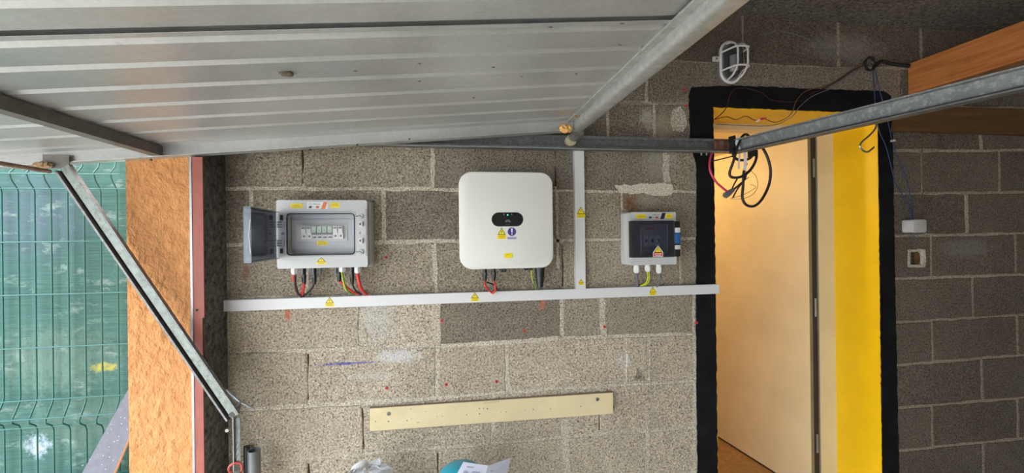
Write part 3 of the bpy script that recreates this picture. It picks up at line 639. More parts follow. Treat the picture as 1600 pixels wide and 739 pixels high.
# roller, foam and mud on the door
rp = at(897, 213, 1.672); rp2 = at(891, 220, 1.69)
rl = MB(); rl.cyl((rp2.x, 1.70, rp2.z), (rp2.x, 1.678, rp2.z), 0.021, 0.023, n=20).build('roller', 'roller', gd)
MB().cyl((rp.x, 1.677, rp.z), (rp.x, 1.655, rp.z), 0.021, 0.019, n=20).cyl((rp.x, 1.656, rp.z), (rp.x, 1.65, rp.z), 0.008, n=10).build('roller_cap', 'roller_dark', gd)
def lump(c, r, name, mat, parent, seed, sq=(1, 1, 1), n=2):
    bm = bmesh.new(); bmesh.ops.create_icosphere(bm, subdivisions=n, radius=1.0); rr_ = random.Random(seed)
    for v in bm.verts:
        k = 1 + rr_.uniform(-0.28, 0.22); v.co = Vector((v.co.x * sq[0], v.co.y * sq[1], v.co.z * sq[2])) * r * k + Vector(c)
    me = bpy.data.meshes.new(name); bm.to_mesh(me); bm.free(); me.materials.append(M[mat])
    o = bpy.data.objects.new(name, me); C.objects.link(o); o.parent = parent; o.matrix_parent_inverse = PINV[parent.name]; return o
lump(at(884, 201, 1.598), 0.022, 'foam_lump', 'foam', gd, 3, (1.1, .6, .75), 3)
lump(at(911, 192, 1.585), 0.020, 'foam_lump', 'foam_brown', gd, 4, (1.2, .9, .5), 3)
lump(at(905, 180, 1.53), 0.013, 'foam_lump', 'foam_brown', gd, 5, (1.6, 1.0, .5), 3)
lump(at_z(448, 116, ZB(-0.4) + FH), 0.013, 'mud_nest', 'mud', gd, 6, (1.2, .8, .4))
for i, (u, v) in enumerate(((555, 93), (655, 90), (655, 118), (900, 128), (972, 54), (968, 88), (860, 50), (770, 106), (815, 125), (740, 152))):
    p = at_z(u, v, ZB(0.1) + FH); p.z = ZB(p.x) + FH; lump(p, 0.004, 'mud_speck', 'mud', gd, 20 + i, (1.4, .7, .4), 1)
MB().bar(at(909, 206, 1.63), at(909, 206, 1.63) + Vector((0.0, 0, -0.018)), 0.02, 0.004).build('corner_bracket', 'galv', gd)
# galvanised side arm with its lever
AY = 1.572
a0, a1 = at(97, 262, AY), at(364, 652, AY)
arm = thing('lift_arm', a1, 'slanted galvanised channel arm running from door edge down past the red post', 'door arm')
ad = (a1 - a0).normalized(); an = Vector((ad.z, 0, -ad.x)).normalized()
if an.x > 0: an = -an                                     # towards lower left
W = 0.046
MB().hexa([q + an * w + Vector((0, y, 0)) for q in (a0, a1) for w, y in ((-W / 2 + 0.004, 0), (W / 2 - 0.017, 0), (W / 2 - 0.017, 0.003), (-W / 2 + 0.004, 0.003))]).build('web', 'arm', arm)
MB().hexa([q + an * w + Vector((0, y, 0)) for q in (a0, a1) for w, y in ((W / 2 - 0.006, -0.004), (W / 2, -0.004), (W / 2, 0.016), (W / 2 - 0.006, 0.016))]).build('lower_flange', 'galv_dark', arm)  # darker steel on both flanges paints the arm's sides as shaded
MB().hexa([q + an * w + Vector((0, y, 0)) for q in (a0, a1) for w, y in ((W / 2 - 0.018, 0.012), (W / 2 - 0.006, 0.012), (W / 2 - 0.006, 0.016), (W / 2 - 0.018, 0.016))]).build('channel_shade', 'black', arm)  # black strip painting the shade inside the channel
MB().hexa([q + an * w + Vector((0, y, 0)) for q in (a0, a1) for w, y in ((-W / 2, -0.004), (-W / 2 + 0.005, -0.004), (-W / 2 + 0.005, 0.012), (-W / 2, 0.012))]).build('upper_flange', 'galv_dark', arm)
fp = at(92, 256, 1.603); MB().box(fp.x - 0.045, fp.x + 0.03, 1.602, 1.606, fp.z - 0.015, fp.z + 0.03).build('pivot_plate', 'brace', arm)
lump(at(66, 258, 1.592), 0.02, 'foam_lump', 'foam_brown', arm, 9, (1.3, .6, .6), 3)
MB().cyl(at(362, 648, AY - 0.004), at(362, 648, AY + 0.03), 0.009, n=12).build('pivot_bolt', 'screw', arm)
q0 = at(366, 640, AY + 0.05)
MB().tube([at(354, 609, 1.63), at(366, 620, 1.62), at(376, 629, 1.60)], 0.0042, 8).tube([at(376, 629, 1.60), at(387, 634, 1.60), at(398, 639, 1.61)], 0.004, 8).tube([at(376, 628.5, 1.60), at(371, 633, 1.585), at(365, 638, 1.575)], 0.0036, 8).build('lever_rod', 'frame_grey', arm)
MB().hexa([at(u, v, y) for y in (1.60, 1.61) for u, v in ((362, 655), (375, 640), (378, 628), (366, 636))]).build('lever_plate', 'galv_dark', arm)
# hanging strap with ring
s0 = at(366, 658, 1.605); s1 = at(364.5, 739, 1.605); s1.z -= 0.06
strap = thing('pull_strap', s0, 'slotted steel strap hanging from the slanted arm with a red ring at its end', 'strap')
sx = s0.x
sb = MB(); sb.box(sx - 0.001, sx + 0.0012, 1.595, 1.62, s1.z, s0.z + 0.02); sb.build('strap_side', 'frame_grey', strap)
MB().box(sx + 0.0012, sx + 0.018, 1.606, 1.6085, at(370, 722, 1.606).z, s0.z + 0.01).build('strap_face', 'galv_dark', strap)
for v in (696, 706, 718):
    p = at(371, v, 1.6055); MB().hexa([(p.x + a, 1.605 + y, p.z + b) for y in (0, 0.0012) for a, b in ((-0.004, -0.008), (0.0, -0.008), (0.004, 0.007), (0.001, 0.007))]).build('slot', 'frame_grey', strap)
rc = at(368, 733, 1.60); MB().tube([rc + Vector((0.021 * math.cos(t), 0.004 * math.sin(2 * t), 0.021 * math.sin(t))) for t in [2 * math.pi * i / 14 for i in range(14)]], 0.0042, 8, close=True, sub=3).build('ring', 'red_ring', strap)
MB().cyl(at(369, 741, 1.585), at(369, 741, 1.61), 0.012, n=12).build('ring_collar', 'screw', strap)
p = at(361, 667, 1.64); MB().cyl(p, p + Vector((0, -0.03, 0)), 0.006, n=10).build('bolt', 'screw', strap)
# rusty torsion rod left of the arm
t0 = at(78, 268, AY + 0.0); t1 = at(-60, 247, 1.585); t1 = Vector((t0.x - 0.01, 0.2, t0.z))
tag(MB().cyl(t0, t1, 0.0065, n=10).build('torsion_rod', 'rust_rod'), 'thin rusty rod under the door edge, ending at the top of slanted arm', 'rod')

# horizontal track under the ceiling
tk0, tk1 = at(640, 228, 1.70), at(1142, 236.5, 1.70)
trk = thing('track_rail', (0.9, 1.72, tk1.z), 'dark horizontal steel track running along the wall above the inverter', 'track')
xa, xb = -0.82, at(1152, 230, 1.70).x; zb_ = tk1.z - 0.001; H = 0.054
MB().extrude([(0, 0), (0.045, 0), (0.045, H), (0, H), (0, H - 0.012), (0.003, H - 0.012), (0.003, H - 0.003), (0.042, H - 0.003), (0.042, 0.003), (0.003, 0.003), (0.003, 0.009), (0, 0.009)],
             (xa, 1.70, zb_), (xb, 1.70, zb_), (0, 1, 0), (0, 0, 1)).build('channel', 'galv_dark', trk)
MB().box(xa, xb, 1.726, 1.74, zb_ + 0.004, zb_ + H - 0.004).build('channel_web', 'galv_dark', trk)
MB().box(xa, xb, 1.688, 1.70, zb_ - 0.003, zb_ + 0.0).build('lower_lip', 'frame_grey', trk)
b0 = at(1127, 226, 1.69)
MB().box(b0.x - 0.03, b0.x + 0.05, 1.688, 1.696, b0.z - 0.02, b0.z + 0.02).build('end_bracket', 'rust', trk)
MB().cyl((b0.x + 0.0, 1.69, b0.z + 0.008), (b0.x, 1.682, b0.z + 0.008), 0.008, n=6).build('bracket_bolt', 'screw', trk)
for u in (1096, 1104): p = at(u, 240, 1.70); MB().cyl((p.x, 1.70, p.z - 0.008), (p.x, 1.70, p.z + 0.004), 0.004, n=8).build('stud', 'screw', trk)
# cross bar over the doorway, towards the camera side
c0 = at(1146, 233, 1.668); c1 = at_z(1600, 128, c0.z); cd = (c1 - c0).normalized(); c2 = c0 + cd * 2.5
cb = thing('cross_bar', c0, 'long grey steel bar crossing in front of the yellow doorway top', 'bar')
side = Vector((cd.y, -cd.x, 0))
MB().hexa([q + side * a + Vector((0, 0, b)) for q in (c0, c2) for a, b in ((-0.012, -0.022), (0.026, -0.022), (0.026, -0.018), (-0.012, -0.018))]).build('lower_flange', 'bar_shade', cb)
MB().hexa([q + side * a + Vector((0, 0, b)) for q in (c0, c2) for a, b in ((0.0, -0.018), (0.004, -0.018), (0.004, 0.034), (0.0, 0.034))]).build('web', 'bar_steel', cb)
MB().hexa([q + side * a + Vector((0, 0, b)) for q in (c0, c2) for a, b in ((0.023, -0.018), (0.026, -0.018), (0.026, -0.014), (0.023, -0.014))]).build('crease_shade', 'black', cb)  # black strip painting the shade line in the bar's crease
MB().hexa([q + side * a + Vector((0, 0, b)) for q in (c0, c2) for a, b in ((-0.002, 0.030), (0.026, 0.030), (0.026, 0.034), (-0.002, 0.034))]).build('upper_flange', 'bar_steel', cb)

# ------------------------------------------------------------------ stickers
def bars(mb, x0, x1, z, h, y, mi, n=1, gap=0.0):
    for i in range(n): mb.box(x0, x1, y - 0.0002, y, z - i * gap - h / 2, z - i * gap + h / 2, mi)
def warn(parent, u, v, y, w, h, label=True, red=False, white=False):
    """warning sticker, px centre of the base line middle; w, h in metres"""
    p = at(u, v, y); x, z = p.x, p.z; mb = MB(); hb_ = h * 0.36
    if white: mb.plate([(x - w * .55, z - h / 2 - w * .05), (x + w * .55, z - h / 2 - w * .05), (x + w * .55, z - h / 2 + hb_ * 1.1), (x, z + h / 2 + w * .08), (x - w * .55, z - h / 2 + hb_ * 1.1)], y - 0.0004, 0.0004, 3)
    mb.box(x - w / 2, x + w / 2, y - 0.0005, y, z - h / 2, z - h / 2 + hb_, 2 if red else 0)
    zt = z + h / 2; zb = z - h / 2 + hb_; tw = w * 0.46
    mb.plate([(x - tw, zb), (x + tw, zb), (x, zt)], y - 0.0006, 0.0006, 1)
    k = 0.76; cz = zb + (zt - zb) * 0.36
    mb.plate([(x + a * k, cz + (b - cz) * k) for a, b in ((-tw, zb), (tw, zb), (0, zt))], y - 0.0009, 0.0009, 0)
    q = (zt - zb) * 0.10
    mb.plate([(x - q * .3, cz + q * 2.2), (x + q * .7, cz + q * 2.2), (x + q * .15, cz + q * .6), (x + q * .8, cz + q * .6), (x - q * .4, cz - q * 1.8), (x, cz), (x - q * .8, cz)], y - 0.0011, 0.0011, 1)
    for i, s in enumerate((0.8, 0.62)): bars(mb, x - w * s / 2, x + w * s / 2, z - h / 2 + hb_ * (0.68 - i * 0.4), hb_ * 0.17, y - 0.0006, 3 if red else 4)
    return mb.build('warning_sticker', ['sticker_yellow', 'sticker_ink', 'ink_red', 'sticker_white', 'sticker_ink_soft'], parent)
def ylabel(parent, u0, v0, u1, v1, y, n=2):
    a, b = at(u0, v0, y), at(u1, v1, y); mb = MB(); x0, x1, z1, z0 = a.x, b.x, a.z, b.z
    mb.plate(rrect(x0, x1, z0, z1, 0.003, 3), y - 0.0005, 0.0005, 0)
    h = (z1 - z0)
    for i in range(n):
        s = (0.5, 0.72, 0.86)[i]; cx = (x0 + x1) / 2; bars(mb, cx - (x1 - x0) * s / 2, cx + (x1 - x0) * s / 2, z1 - h * (0.3 + 0.26 * i), h * 0.09, y - 0.0005, 1)
    return mb.build('yellow_label', ['sticker_yellow', 'sticker_ink_soft'], parent)
def maker_label(parent, u0, v0, u1, v1, y, acc, box1, back):
    a, b = at(u0, v0, y), at(u1, v1, y); x0, x1, z1, z0 = a.x, b.x, a.z, b.z; w, h = x1 - x0, z1 - z0; mb = MB()
    if back: mb.box(x0, x1, y - 0.0004, y, z0, z1, 0)
    sk = h * 0.35; yy = y - 0.0005; sl = lambda xa, xb, za, zb, mi: mb.plate([(xa, za), (xb, za), (xb + sk * (zb - za) / h, zb), (xa + sk * (zb - za) / h, zb)], yy, 0.0004, mi)
    sl(x0 + w * .08, x0 + w * .22, z0 + h * .12, z0 + h * .42, 1); sl(x0 + w * .42, x0 + w * .56, z0 + h * .12, z0 + h * .42, 2); sl(x0 + w * .68, x0 + w * .87, z0 - h * .02, z0 + h * 1.03, 3)
    mb.box(x0 + w * .26, x0 + w * .40, yy, y, z0 + h * .26, z0 + h * .29, 4)
    mb.plate([(x0 + w * .10, z0 + h * .58), (x0 + w * .21, z0 + h * .58), (x0 + w * .21, z0 + h * .74), (x0 + w * .155, z0 + h * .90), (x0 + w * .10, z0 + h * .74)], yy, 0.0004, 4)
    mb.plate([(x0 + w * .12, z0 + h * .61), (x0 + w * .19, z0 + h * .61), (x0 + w * .19, z0 + h * .73), (x0 + w * .155, z0 + h * .83), (x0 + w * .12, z0 + h * .73)], yy - 0.0002, 0.0004, 0)
    for k in range(6): mb.box(x0 + w * (.27 + .062 * k), x0 + w * (.27 + .062 * k + (.046 if k % 3 else .03)), yy, y, z0 + h * .62, z0 + h * (.80 if k % 2 else .76), 4)
    return mb.build('maker_label', ['sticker_white', box1, 'ink_red', acc, 'ink_grey'], parent)

# ------------------------------------------------------------------ white trunking
TY = D - 0.027
ta, tb_ = at(340, 478.5, TY), at(1124, 451.5, TY)
tr = thing('cable_trunking', ((ta.x + tb_.x) / 2, D, ta.z), 'long white horizontal plastic trunking across the wall under all three boxes', 'trunking')
zc = lambda x: ta.z + (tb_.z - ta.z) * (x - ta.x) / (tb_.x - ta.x)
hh = 0.0205
MB().hexa([(x, y, zc(x) + z) for x in (ta.x, tb_.x) for y, z in ((TY, -hh), (D - 0.002, -hh), (D - 0.002, hh), (TY, hh))]).build('channel_cover', 'white_pvc', tr)
MB().hexa([(x, y, zc(x) + z) for x in (ta.x, tb_.x) for y, z in ((TY + 0.004, -hh - 0.0012), (TY + 0.0055, -hh - 0.0012), (TY + 0.0055, hh + 0.0012), (TY + 0.004, hh + 0.0012))]).build('cover_edge', 'box_inner', tr)
for u, v in ((515, 471.5), (742, 463.5), (1020, 454.5)): warn(tr, u, v, TY, 0.033, 0.037)
va, vb = at(907.5, 250, TY), at(907.0, 448, TY)
tv = thing('cable_trunking', (va.x, D, vb.z), 'short white vertical plastic trunking between the inverter and the small box', 'trunking')
vx0, vx1 = at(899, 350, TY).x, at(914, 350, TY).x
vz1 = at(905, 205, TY).z; vz0 = zc(vx0) + hh + 0.0005
MB().box(vx0, vx1, TY, D - 0.002, vz0, vz1).build('channel_cover', 'white_pvc', tv)
MB().box(vx0 - 0.0012, vx1 + 0.0012, TY + 0.004, TY + 0.0055, vz0, vz1).build('cover_edge', 'box_inner', tv)
warn(tv, 907.5, 331.5, TY, 0.038, 0.047); warn(tv, 907.8, 440.5, TY, 0.024, 0.025)

# ------------------------------------------------------------------ inverter
IY = 1.632
i0, i1 = at(716.5, 267.5, IY), at(865.5, 418, IY)
ix0, ix1, iz1, iz0 = i0.x, i1.x, i0.z, i1.z; icx = (ix0 + ix1) / 2; icz = (iz0 + iz1) / 2
inv = thing('solar_inverter', (icx, D, icz), 'large square white inverter with rounded corners and black oval display', 'inverter')
rplate(MB(), ix0, ix1, iz0, iz1, IY + 0.03, IY, 0.05, 0.006, n=10).build('front_cover', 'inverter', inv)
rplate(MB(), ix0 + 0.010, ix1 - 0.010, iz0 + 0.010, iz1 - 0.012, D - 0.03, IY + 0.03, 0.045, 0.002, n=8).build('housing', 'dark_metal', inv)
MB().box(ix0 + 0.08, ix1 - 0.08, D - 0.03, D - 0.002, iz0 + 0.06, iz1 - 0.06).build('wall_bracket', 'galv_dark', inv)
for k in range(9): MB().box(ix0 + 0.03 + k * 0.037, ix0 + 0.034 + k * 0.037, D - 0.05, D - 0.012, iz0 + 0.03, iz1 - 0.03).build('cooling_fin', 'dark_metal', inv)
d0, d1 = at(768, 332, IY), at(817.5, 353.5, IY); dz = (d0.z + d1.z) / 2; dr = (d0.z - d1.z) / 2
disp = MB().plate(rrect(d0.x, d1.x, d1.z, d0.z, dr - 0.0001, 10), IY - 0.0012, 0.002).build('display', 'pill', inv)
dcx = (d0.x + d1.x) / 2
lp = at(793.2, 336, IY); MB().plate(rrect(lp.x - 0.0022, lp.x + 0.0022, lp.z - 0.0022, lp.z + 0.0022, 0.002, 4), IY - 0.0016, 0.001).build('indicator_light', 'led', disp)
for du in (-6.0, 6.5):
    p = at(793.2 + du, 335, IY); MB().plate(rrect(p.x - 0.0012, p.x + 0.0012, p.z - 0.003, p.z + 0.003, 0.001, 2), IY - 0.0015, 0.001).build('indicator_mark', 'ink_grey', disp)
lg = MB(); lc = at(793.4, 347, IY)
for k in range(8):                                         # fan of eight petals
    a = math.radians(-78 + 156 * k / 7); L = 0.0115 - 0.0022 * abs(k - 3.5) / 3.5; wd = 0.0019
    dx, dz_ = math.sin(a), math.cos(a); nx_, nz_ = dz_, -dx; r0 = 0.0022
    pts = [(r0, 0.0), (r0 + L * .45, wd * .8), (r0 + L * .8, wd), (r0 + L, wd * .3), (r0 + L, -wd * .3), (r0 + L * .8, -wd), (r0 + L * .45, -wd * .8)]
    lg.plate([(lc.x + dx * s + nx_ * t, lc.z - 0.001 + dz_ * s * 0.9 + nz_ * t) for s, t in pts], IY - 0.0015, 0.0008)
lg.build('petal_logo', 'logo_grey', disp)
lettering('HUAWEI', dcx + 0.0005, at(793, 350.2, IY).z, IY - 0.0013, 0.0042, 'logo_grey', disp)
warn(inv, 783.8, 364.5, IY, 0.034, 0.044)
bs = MB(); bp = at(799.8, 362, IY); br = 0.0165
bs.plate([(bp.x + br * math.cos(t), bp.z + br * math.sin(t)) for t in [2 * math.pi * k / 28 for k in range(28)]], IY - 0.0005, 0.0005, 0)
bs.plate([(bp.x - 0.0018, bp.z - 0.0045), (bp.x + 0.0018, bp.z - 0.0045), (bp.x + 0.0038, bp.z + 0.0125), (bp.x - 0.0038, bp.z + 0.0125)], IY - 0.0008, 0.0008, 1)
bs.plate([(bp.x + 0.0027 * math.cos(t), bp.z - 0.0098 + 0.0027 * math.sin(t)) for t in [2 * math.pi * k / 14 for k in range(14)]], IY - 0.0008, 0.0008, 1)
bq0, bq1 = at(792.5, 370, IY), at(807.5, 373.5, IY); bs.box(bq0.x, bq1.x, IY - 0.0005, IY, bq1.z, bq0.z, 2); bs.box(bq0.x + 0.003, bq1.x - 0.003, IY - 0.0007, IY, bq1.z + 0.002, bq1.z + 0.004, 0)
bs.build('mandatory_sticker', ['sticker_blue', 'sticker_white', 'sticker_lilac'], inv)
ylabel(inv, 788, 395.5, 801, 403, IY, 1)
by = 1.70
def conn(parent, u, v0, v1, y, r, name='connector', mat='black', n=12, nut=0.35, r2=None):
    a, b = at(u, v0, y), at(u, v1, y); mb = MB(); L = a.z - b.z; x = a.x
    mb.cyl((x, y, a.z + 0.01), (x, y, a.z - L * nut), r * 0.85, n=n).cyl((x, y, a.z - L * nut), (x, y, a.z - L * (nut + .12)), r * 1.12, n=6).cyl((x, y, a.z - L * (nut + .12)), (x, y, b.z), r, (r2 or r * 0.72), n=n)
    return mb.build(name, mat, parent)
for u in (757.5, 771.2): conn(inv, u, 419, 439, by, 0.0095, 'solar_connector')
for u in (784, 788): conn(inv, u, 419, 425, by, 0.008, 'port_cap')
for u in (822, 829): conn(inv, u, 419, 422, by, 0.009, 'port_cap')
ac = MB(); p = at(843.5, 418, by); q = at(843, 434, by); r_ = at(842.5, 451, by)
ac.cyl((p.x, by, p.z + 0.008), (p.x, by, p.z - 0.012), 0.0205, n=18).cyl((p.x, by, p.z - 0.012), (p.x, by, q.z), 0.0185, n=18).cyl((p.x, by, q.z), (p.x, by, q.z - 0.02), 0.0165, 0.015, n=18).cyl((p.x, by, q.z - 0.02), (p.x, by, r_.z + 0.006), 0.0135, 0.012, n=18)
ac.build('mains_connector', 'black', inv)
MB().box(p.x - 0.012, p.x - 0.008, by - 0.021, by - 0.016, q.z + 0.006, p.z - 0.006).build('connector_clip', 'cable_grey', inv)
ZT = lambda u: zc(at(u, 465, D - 0.01).x) + hh             # top of the trunking below pixel u
def cable(pts, r, mat, name, label, cat='cable', mb=None, n=8):
    return tag(MB().tube(pts, r, n).build(name, mat), label, cat)
def pin(u, v, y): return at(u, v, y)
cable([pin(757.5, 437, by), pin(758, 446, 1.69), pin(763, 453, 1.70), pin(769, 457, 1.735), pin(771, 458.5, 1.765)], 0.0036, 'cable_red', 'solar_cable', 'thin red cable from the left connector under the large inverter')
cable([pin(771.2, 437, by), pin(773.5, 446, 1.685), pin(774, 453, 1.69), pin(771, 457.5, 1.72), pin(767, 457, 1.765)], 0.0036, 'cable_red', 'solar_cable', 'thin red cable from the second connector under the large inverter')
cable([pin(760, 441, 1.715), pin(766, 443, 1.715), pin(773, 446, 1.73), pin(777, 452, 1.765)], 0.003, 'cable_black', 'solar_cable', 'short black wire crossing behind the two red inverter cables')
def earth(pts, r, label, name='earth_cable'):
    t = thing(name, pts[0], label, 'cable')
    MB().tube(pts, r, 8).build('green_sheath', 'earth_green', t)
    MB().tube([p + Vector((-r * 0.45, -r * 0.62, 0)) for p in pts], r * 0.62, 6).build('yellow_stripe', 'earth_yellow', t)
earth([pin(832, 418, 1.705), pin(831, 428, 1.70), pin(832.5, 438, 1.70), pin(836.5, 447, 1.74), pin(838, 452, 1.765)], 0.0026, 'green and yellow earth wire under the large inverter, beside the black plug')

# ------------------------------------------------------------------ left box, lid open
BY = 1.690
b0, b1 = at(431.5, 312.5, BY), at(574.5, 417, BY)
bx0, bx1, bzt, bzb = b0.x, b1.x, b0.z, b1.z
dc = thing('breaker_box', ((bx0 + bx1) / 2, D, (bzt + bzb) / 2), 'wide grey breaker box left of the inverter with its smoked lid swung open', 'electrical box')
rplate(MB(), bx0 - 0.006, bx1 + 0.010, bzb - 0.006, bzt + 0.006, D - 0.001, 1.742, 0.014, 0.004, 0.004).build('back_shell', 'box_grey', dc)
w0, w1 = at(449, 334.5, BY), at(554, 396.5, BY)
rframe(MB(), (bx0, bx1), (bzb, bzt), (w0.x, w1.x), (w1.z, w0.z), 1.745, BY, 0.008, 0.012).build('front_cover', 'box_grey', dc)
g = MB(); g.tube([(x, BY - 0.001, z) for x, z in rrect(w0.x - 0.001, w1.x + 0.001, w1.z - 0.001, w0.z + 0.001, 0.012, 4)], 0.0022, 6, close=True, smooth_path=False); g.build('gasket', 'black', dc)
g = MB(); rframe(g, (w0.x - 0.010, w1.x + 0.008), (w1.z - 0.009, w0.z + 0.009), (w0.x - 0.0035, w1.x + 0.0035), (w1.z - 0.0035, w0.z + 0.0035), BY, BY - 0.004, 0.014, 0.013).build('window_rim', 'box_inner', dc)
MB().box(w0.x, w1.x, 1.733, 1.7415, w1.z, w0.z).build('inner_panel', 'box_inner', dc)
s0_, s1_ = at(450, 350, 1.73), at(552, 378, 1.73)
MB().box(w0.x + 0.002, w1.x - 0.002, 1.726, 1.733, at(500, 388, 1.73).z, at(500, 343, 1.73).z).build('panel_step', 'box_inner', dc)
sl0, sl1 = at(463, 351, 1.724), at(543, 376, 1.724)
MB().box(sl0.x, sl1.x, 1.7225, 1.726, sl1.z, sl0.z).build('slot_cover', 'box_grey', dc)
bkx = at(470, 353, 1.708).x; bke = at(536, 374, 1.708).x; bz1_, bz0_ = at(500, 353.5, 1.708).z, at(500, 373.5, 1.708).z; uw = (bke - bkx) / 8
def breaker(x0, x1, kind):
    b = MB().box(x0 + 0.0004, x1 - 0.0004, 1.712, 1.723, bz0_, bz1_).build('breaker', 'breaker', dc)
    cx = (x0 + x1) / 2; w = x1 - x0; h = bz1_ - bz0_
    MB().box(x0 + w * .1, x1 - w * .1, 1.704, 1.712, bz0_ + h * .45, bz1_ - h * .02).build('breaker_nose', 'pale_green' if kind == 'switch' else 'breaker', b)
    if kind == 'fuse':
        MB().box(cx - w * .32, cx + w * .32, 1.7034, 1.7042, bz1_ - h * .2, bz1_ - h * .08).build('print', 'ink_grey', b); MB().box(cx - w * .15, cx + w * .15, 1.709, 1.712, bz0_ + h * .15, bz0_ + h * .3).build('terminal', 'breaker_dark', b)
    else:
        MB().box(cx - w * .3, cx + w * .3, 1.7095, 1.712, bz0_ + h * .06, bz0_ + h * .20).build('terminal', 'breaker_dark', b)
        MB().cyl((cx, 1.7045, bz1_ - h * .32), (cx, 1.7035, bz1_ - h * .32), w * .09, n=8).build('print', 'ink_grey', b)
for k in range(8): breaker(bkx + k * uw, bkx + (k + 1) * uw, 'fuse' if k in (0, 1, 6, 7) else 'switch')
for k in (2, 4):
    MB().box(bkx + k * uw + 0.002, bkx + (k + 2) * uw - 0.002, 1.700, 1.708, (bz0_ + bz1_) / 2 - 0.008, (bz0_ + bz1_) / 2 - 0.001).build('toggle_bar', 'breaker_dark', dc)
ylabel(dc, 495, 375, 512, 383, 1.7255, 3)
ylabel(dc, 454, 318, 473, 325.5, BY, 3); ylabel(dc, 516, 316.5, 531, 324.5, BY, 2)
maker_label(dc, 479.5, 315.8, 512, 326.3, BY, 'orange', 'ink_navy', True)
warn(dc, 502, 407.5, BY, 0.034, 0.026)
# latch column with two slotted screws and two clips
l0, l1 = at(556.5, 327, BY), at(573.5, 400, BY)
MB().box(l0.x, l1.x - 0.002, BY - 0.004, BY, l1.z, l0.z).build('latch_plate', 'box_grey', dc)
for v in (338, 393.5):
    p = at(564.5, v, BY - 0.004); s = MB().cyl((p.x, BY - 0.004, p.z), (p.x, BY - 0.011, p.z), 0.0095, 0.0085, n=18).build('cover_screw', 'box_inner', dc)
    MB().bar((p.x - 0.007, BY - 0.0112, p.z + 0.004), (p.x + 0.007, BY - 0.0112, p.z - 0.004), 0.001, 0.002).build('screw_slot', 'black', s)
    MB().box(l0.x - 0.001, p.x - 0.0095, BY - 0.006, BY - 0.004, p.z - 0.0012, p.z + 0.0012).build('screw_groove', 'black', s)
for v in (350, 376):
    p = at(564, v, BY - 0.004); c_ = MB().box(p.x - 0.006, p.x + 0.008, BY - 0.012, BY - 0.004, p.z - 0.011, p.z + 0.011).build('latch_clip', 'white_pvc', dc)
    MB().box(p.x - 0.004, p.x + 0.001, BY - 0.0125, BY - 0.012, p.z - 0.004, p.z + 0.004).build('clip_slot', 'black', c_)
    MB().tube([(p.x + 0.002, BY - 0.0125, p.z + 0.006), (p.x + 0.007, BY - 0.0125, p.z + 0.004), (p.x + 0.007, BY - 0.0125, p.z - 0.005), (p.x + 0.003, BY - 0.0125, p.z - 0.007)], 0.0012, 5).build('clip_edge', 'ink_grey', c_)
p = at(562, 364, BY - 0.004); MB().tube([(p.x + 0.004, BY - 0.0045, p.z + 0.005), (p.x - 0.001, BY - 0.0045, p.z), (p.x + 0.004, BY - 0.0045, p.z - 0.005)], 0.0012, 5).build('clip_edge', 'ink_grey', dc)
# hinges
for v in (340, 392):
    p = at(441, v, BY); MB().box(p.x - 0.006, p.x + 0.003, BY - 0.006, BY + 0.001, p.z - 0.009, p.z + 0.009).build('hinge_slot', 'black', dc)
for v in (351, 380):
    p = at(440, v, BY); h_ = MB().box(p.x - 0.012, p.x + 0.010, BY - 0.010, BY, p.z - 0.012, p.z + 0.012).build('hinge', 'box_grey', dc)
    for dz_ in (-0.009, 0, 0.009): MB().box(p.x - 0.013, p.x + 0.006, BY - 0.0112, BY - 0.010, p.z + dz_ - 0.0018, p.z + dz_ + 0.0018).build('hinge_gap', 'breaker_dark', h_)
p = at(442, 365, BY); MB().cyl((p.x, BY - 0.003, p.z), (p.x, BY, p.z), 0.0055, n=14).build('cover_plug', 'breaker_dark', dc)
# swung lid: panel standing out from the wall, with rims
lx = at(381, 365, 1.40).x; lz1, lz0 = at(387, 322.5, 1.40).z, at(387, 411, 1.40).z
hX = at(437, 365, BY - 0.005).x; LY0, LY1 = BY - 0.008, 1.40
lid = MB()
lid.hexa([(x, y, z) for x, y in ((hX - 0.012, LY0), (lx + 0.003, LY1 + 0.003)) for z in (0, 0)] and [(hX - 0.014, LY0, lz0), (hX - 0.011, LY0, lz0), (lx + 0.003, LY1, lz0), (lx, LY1, lz0), (hX - 0.014, LY0, lz1), (hX - 0.011, LY0, lz1), (lx + 0.003, LY1, lz1), (lx, LY1, lz1)])
lido = lid.build('lid', 'smoked', dc); lido['label'] = 'smoked clear lid swung open to the left'
rw = 0.021
MB().box(lx - 0.0005, lx + rw, LY1 - 0.003, LY1, lz0, lz1).build('lid_front_rim', 'clear', lido)
for z in (lz0, lz1 - 0.003):
    MB().hexa([(hX - 0.0108, LY0, z), (hX - 0.0108 + 0.012, LY0, z), (lx + rw, LY1, z), (lx + 0.0032, LY1, z), (hX - 0.0108, LY0, z + 0.003), (hX - 0.0108 + 0.012, LY0, z + 0.003), (lx + rw, LY1, z + 0.003), (lx + 0.0032, LY1, z + 0.003)]).build('lid_rim', 'smoked_dark', lido)
MB().tube([(lx + rw * .95, LY1 - 0.004, lz1 - 0.04), (lx + rw * .8, LY1 - 0.004, lz1 - 0.08), (lx + rw * .8, LY1 - 0.004, lz0 + 0.07), (lx + rw * .95, LY1 - 0.004, lz0 + 0.03)], 0.0012, 6).build('lid_latch_edge', 'white_pvc', lido)
def gland(parent, u, v0, v1, y, r, mat='white_pvc'):
    a, b = at(u, v0, y), at(u, v1, y); L = a.z - b.z; mb = MB(); x = a.x
    mb.cyl((x, y, a.z + 0.012), (x, y, a.z - L * .28), r * .88, n=16).cyl((x, y, a.z - L * .28), (x, y, a.z - L * .85), r * 1.08, r * 1.0, n=6).cyl((x, y, a.z - L * .85), (x, y, b.z), r * .85, r * .6, n=16)
    return mb.build('cable_gland', mat, parent)
gy = 1.72
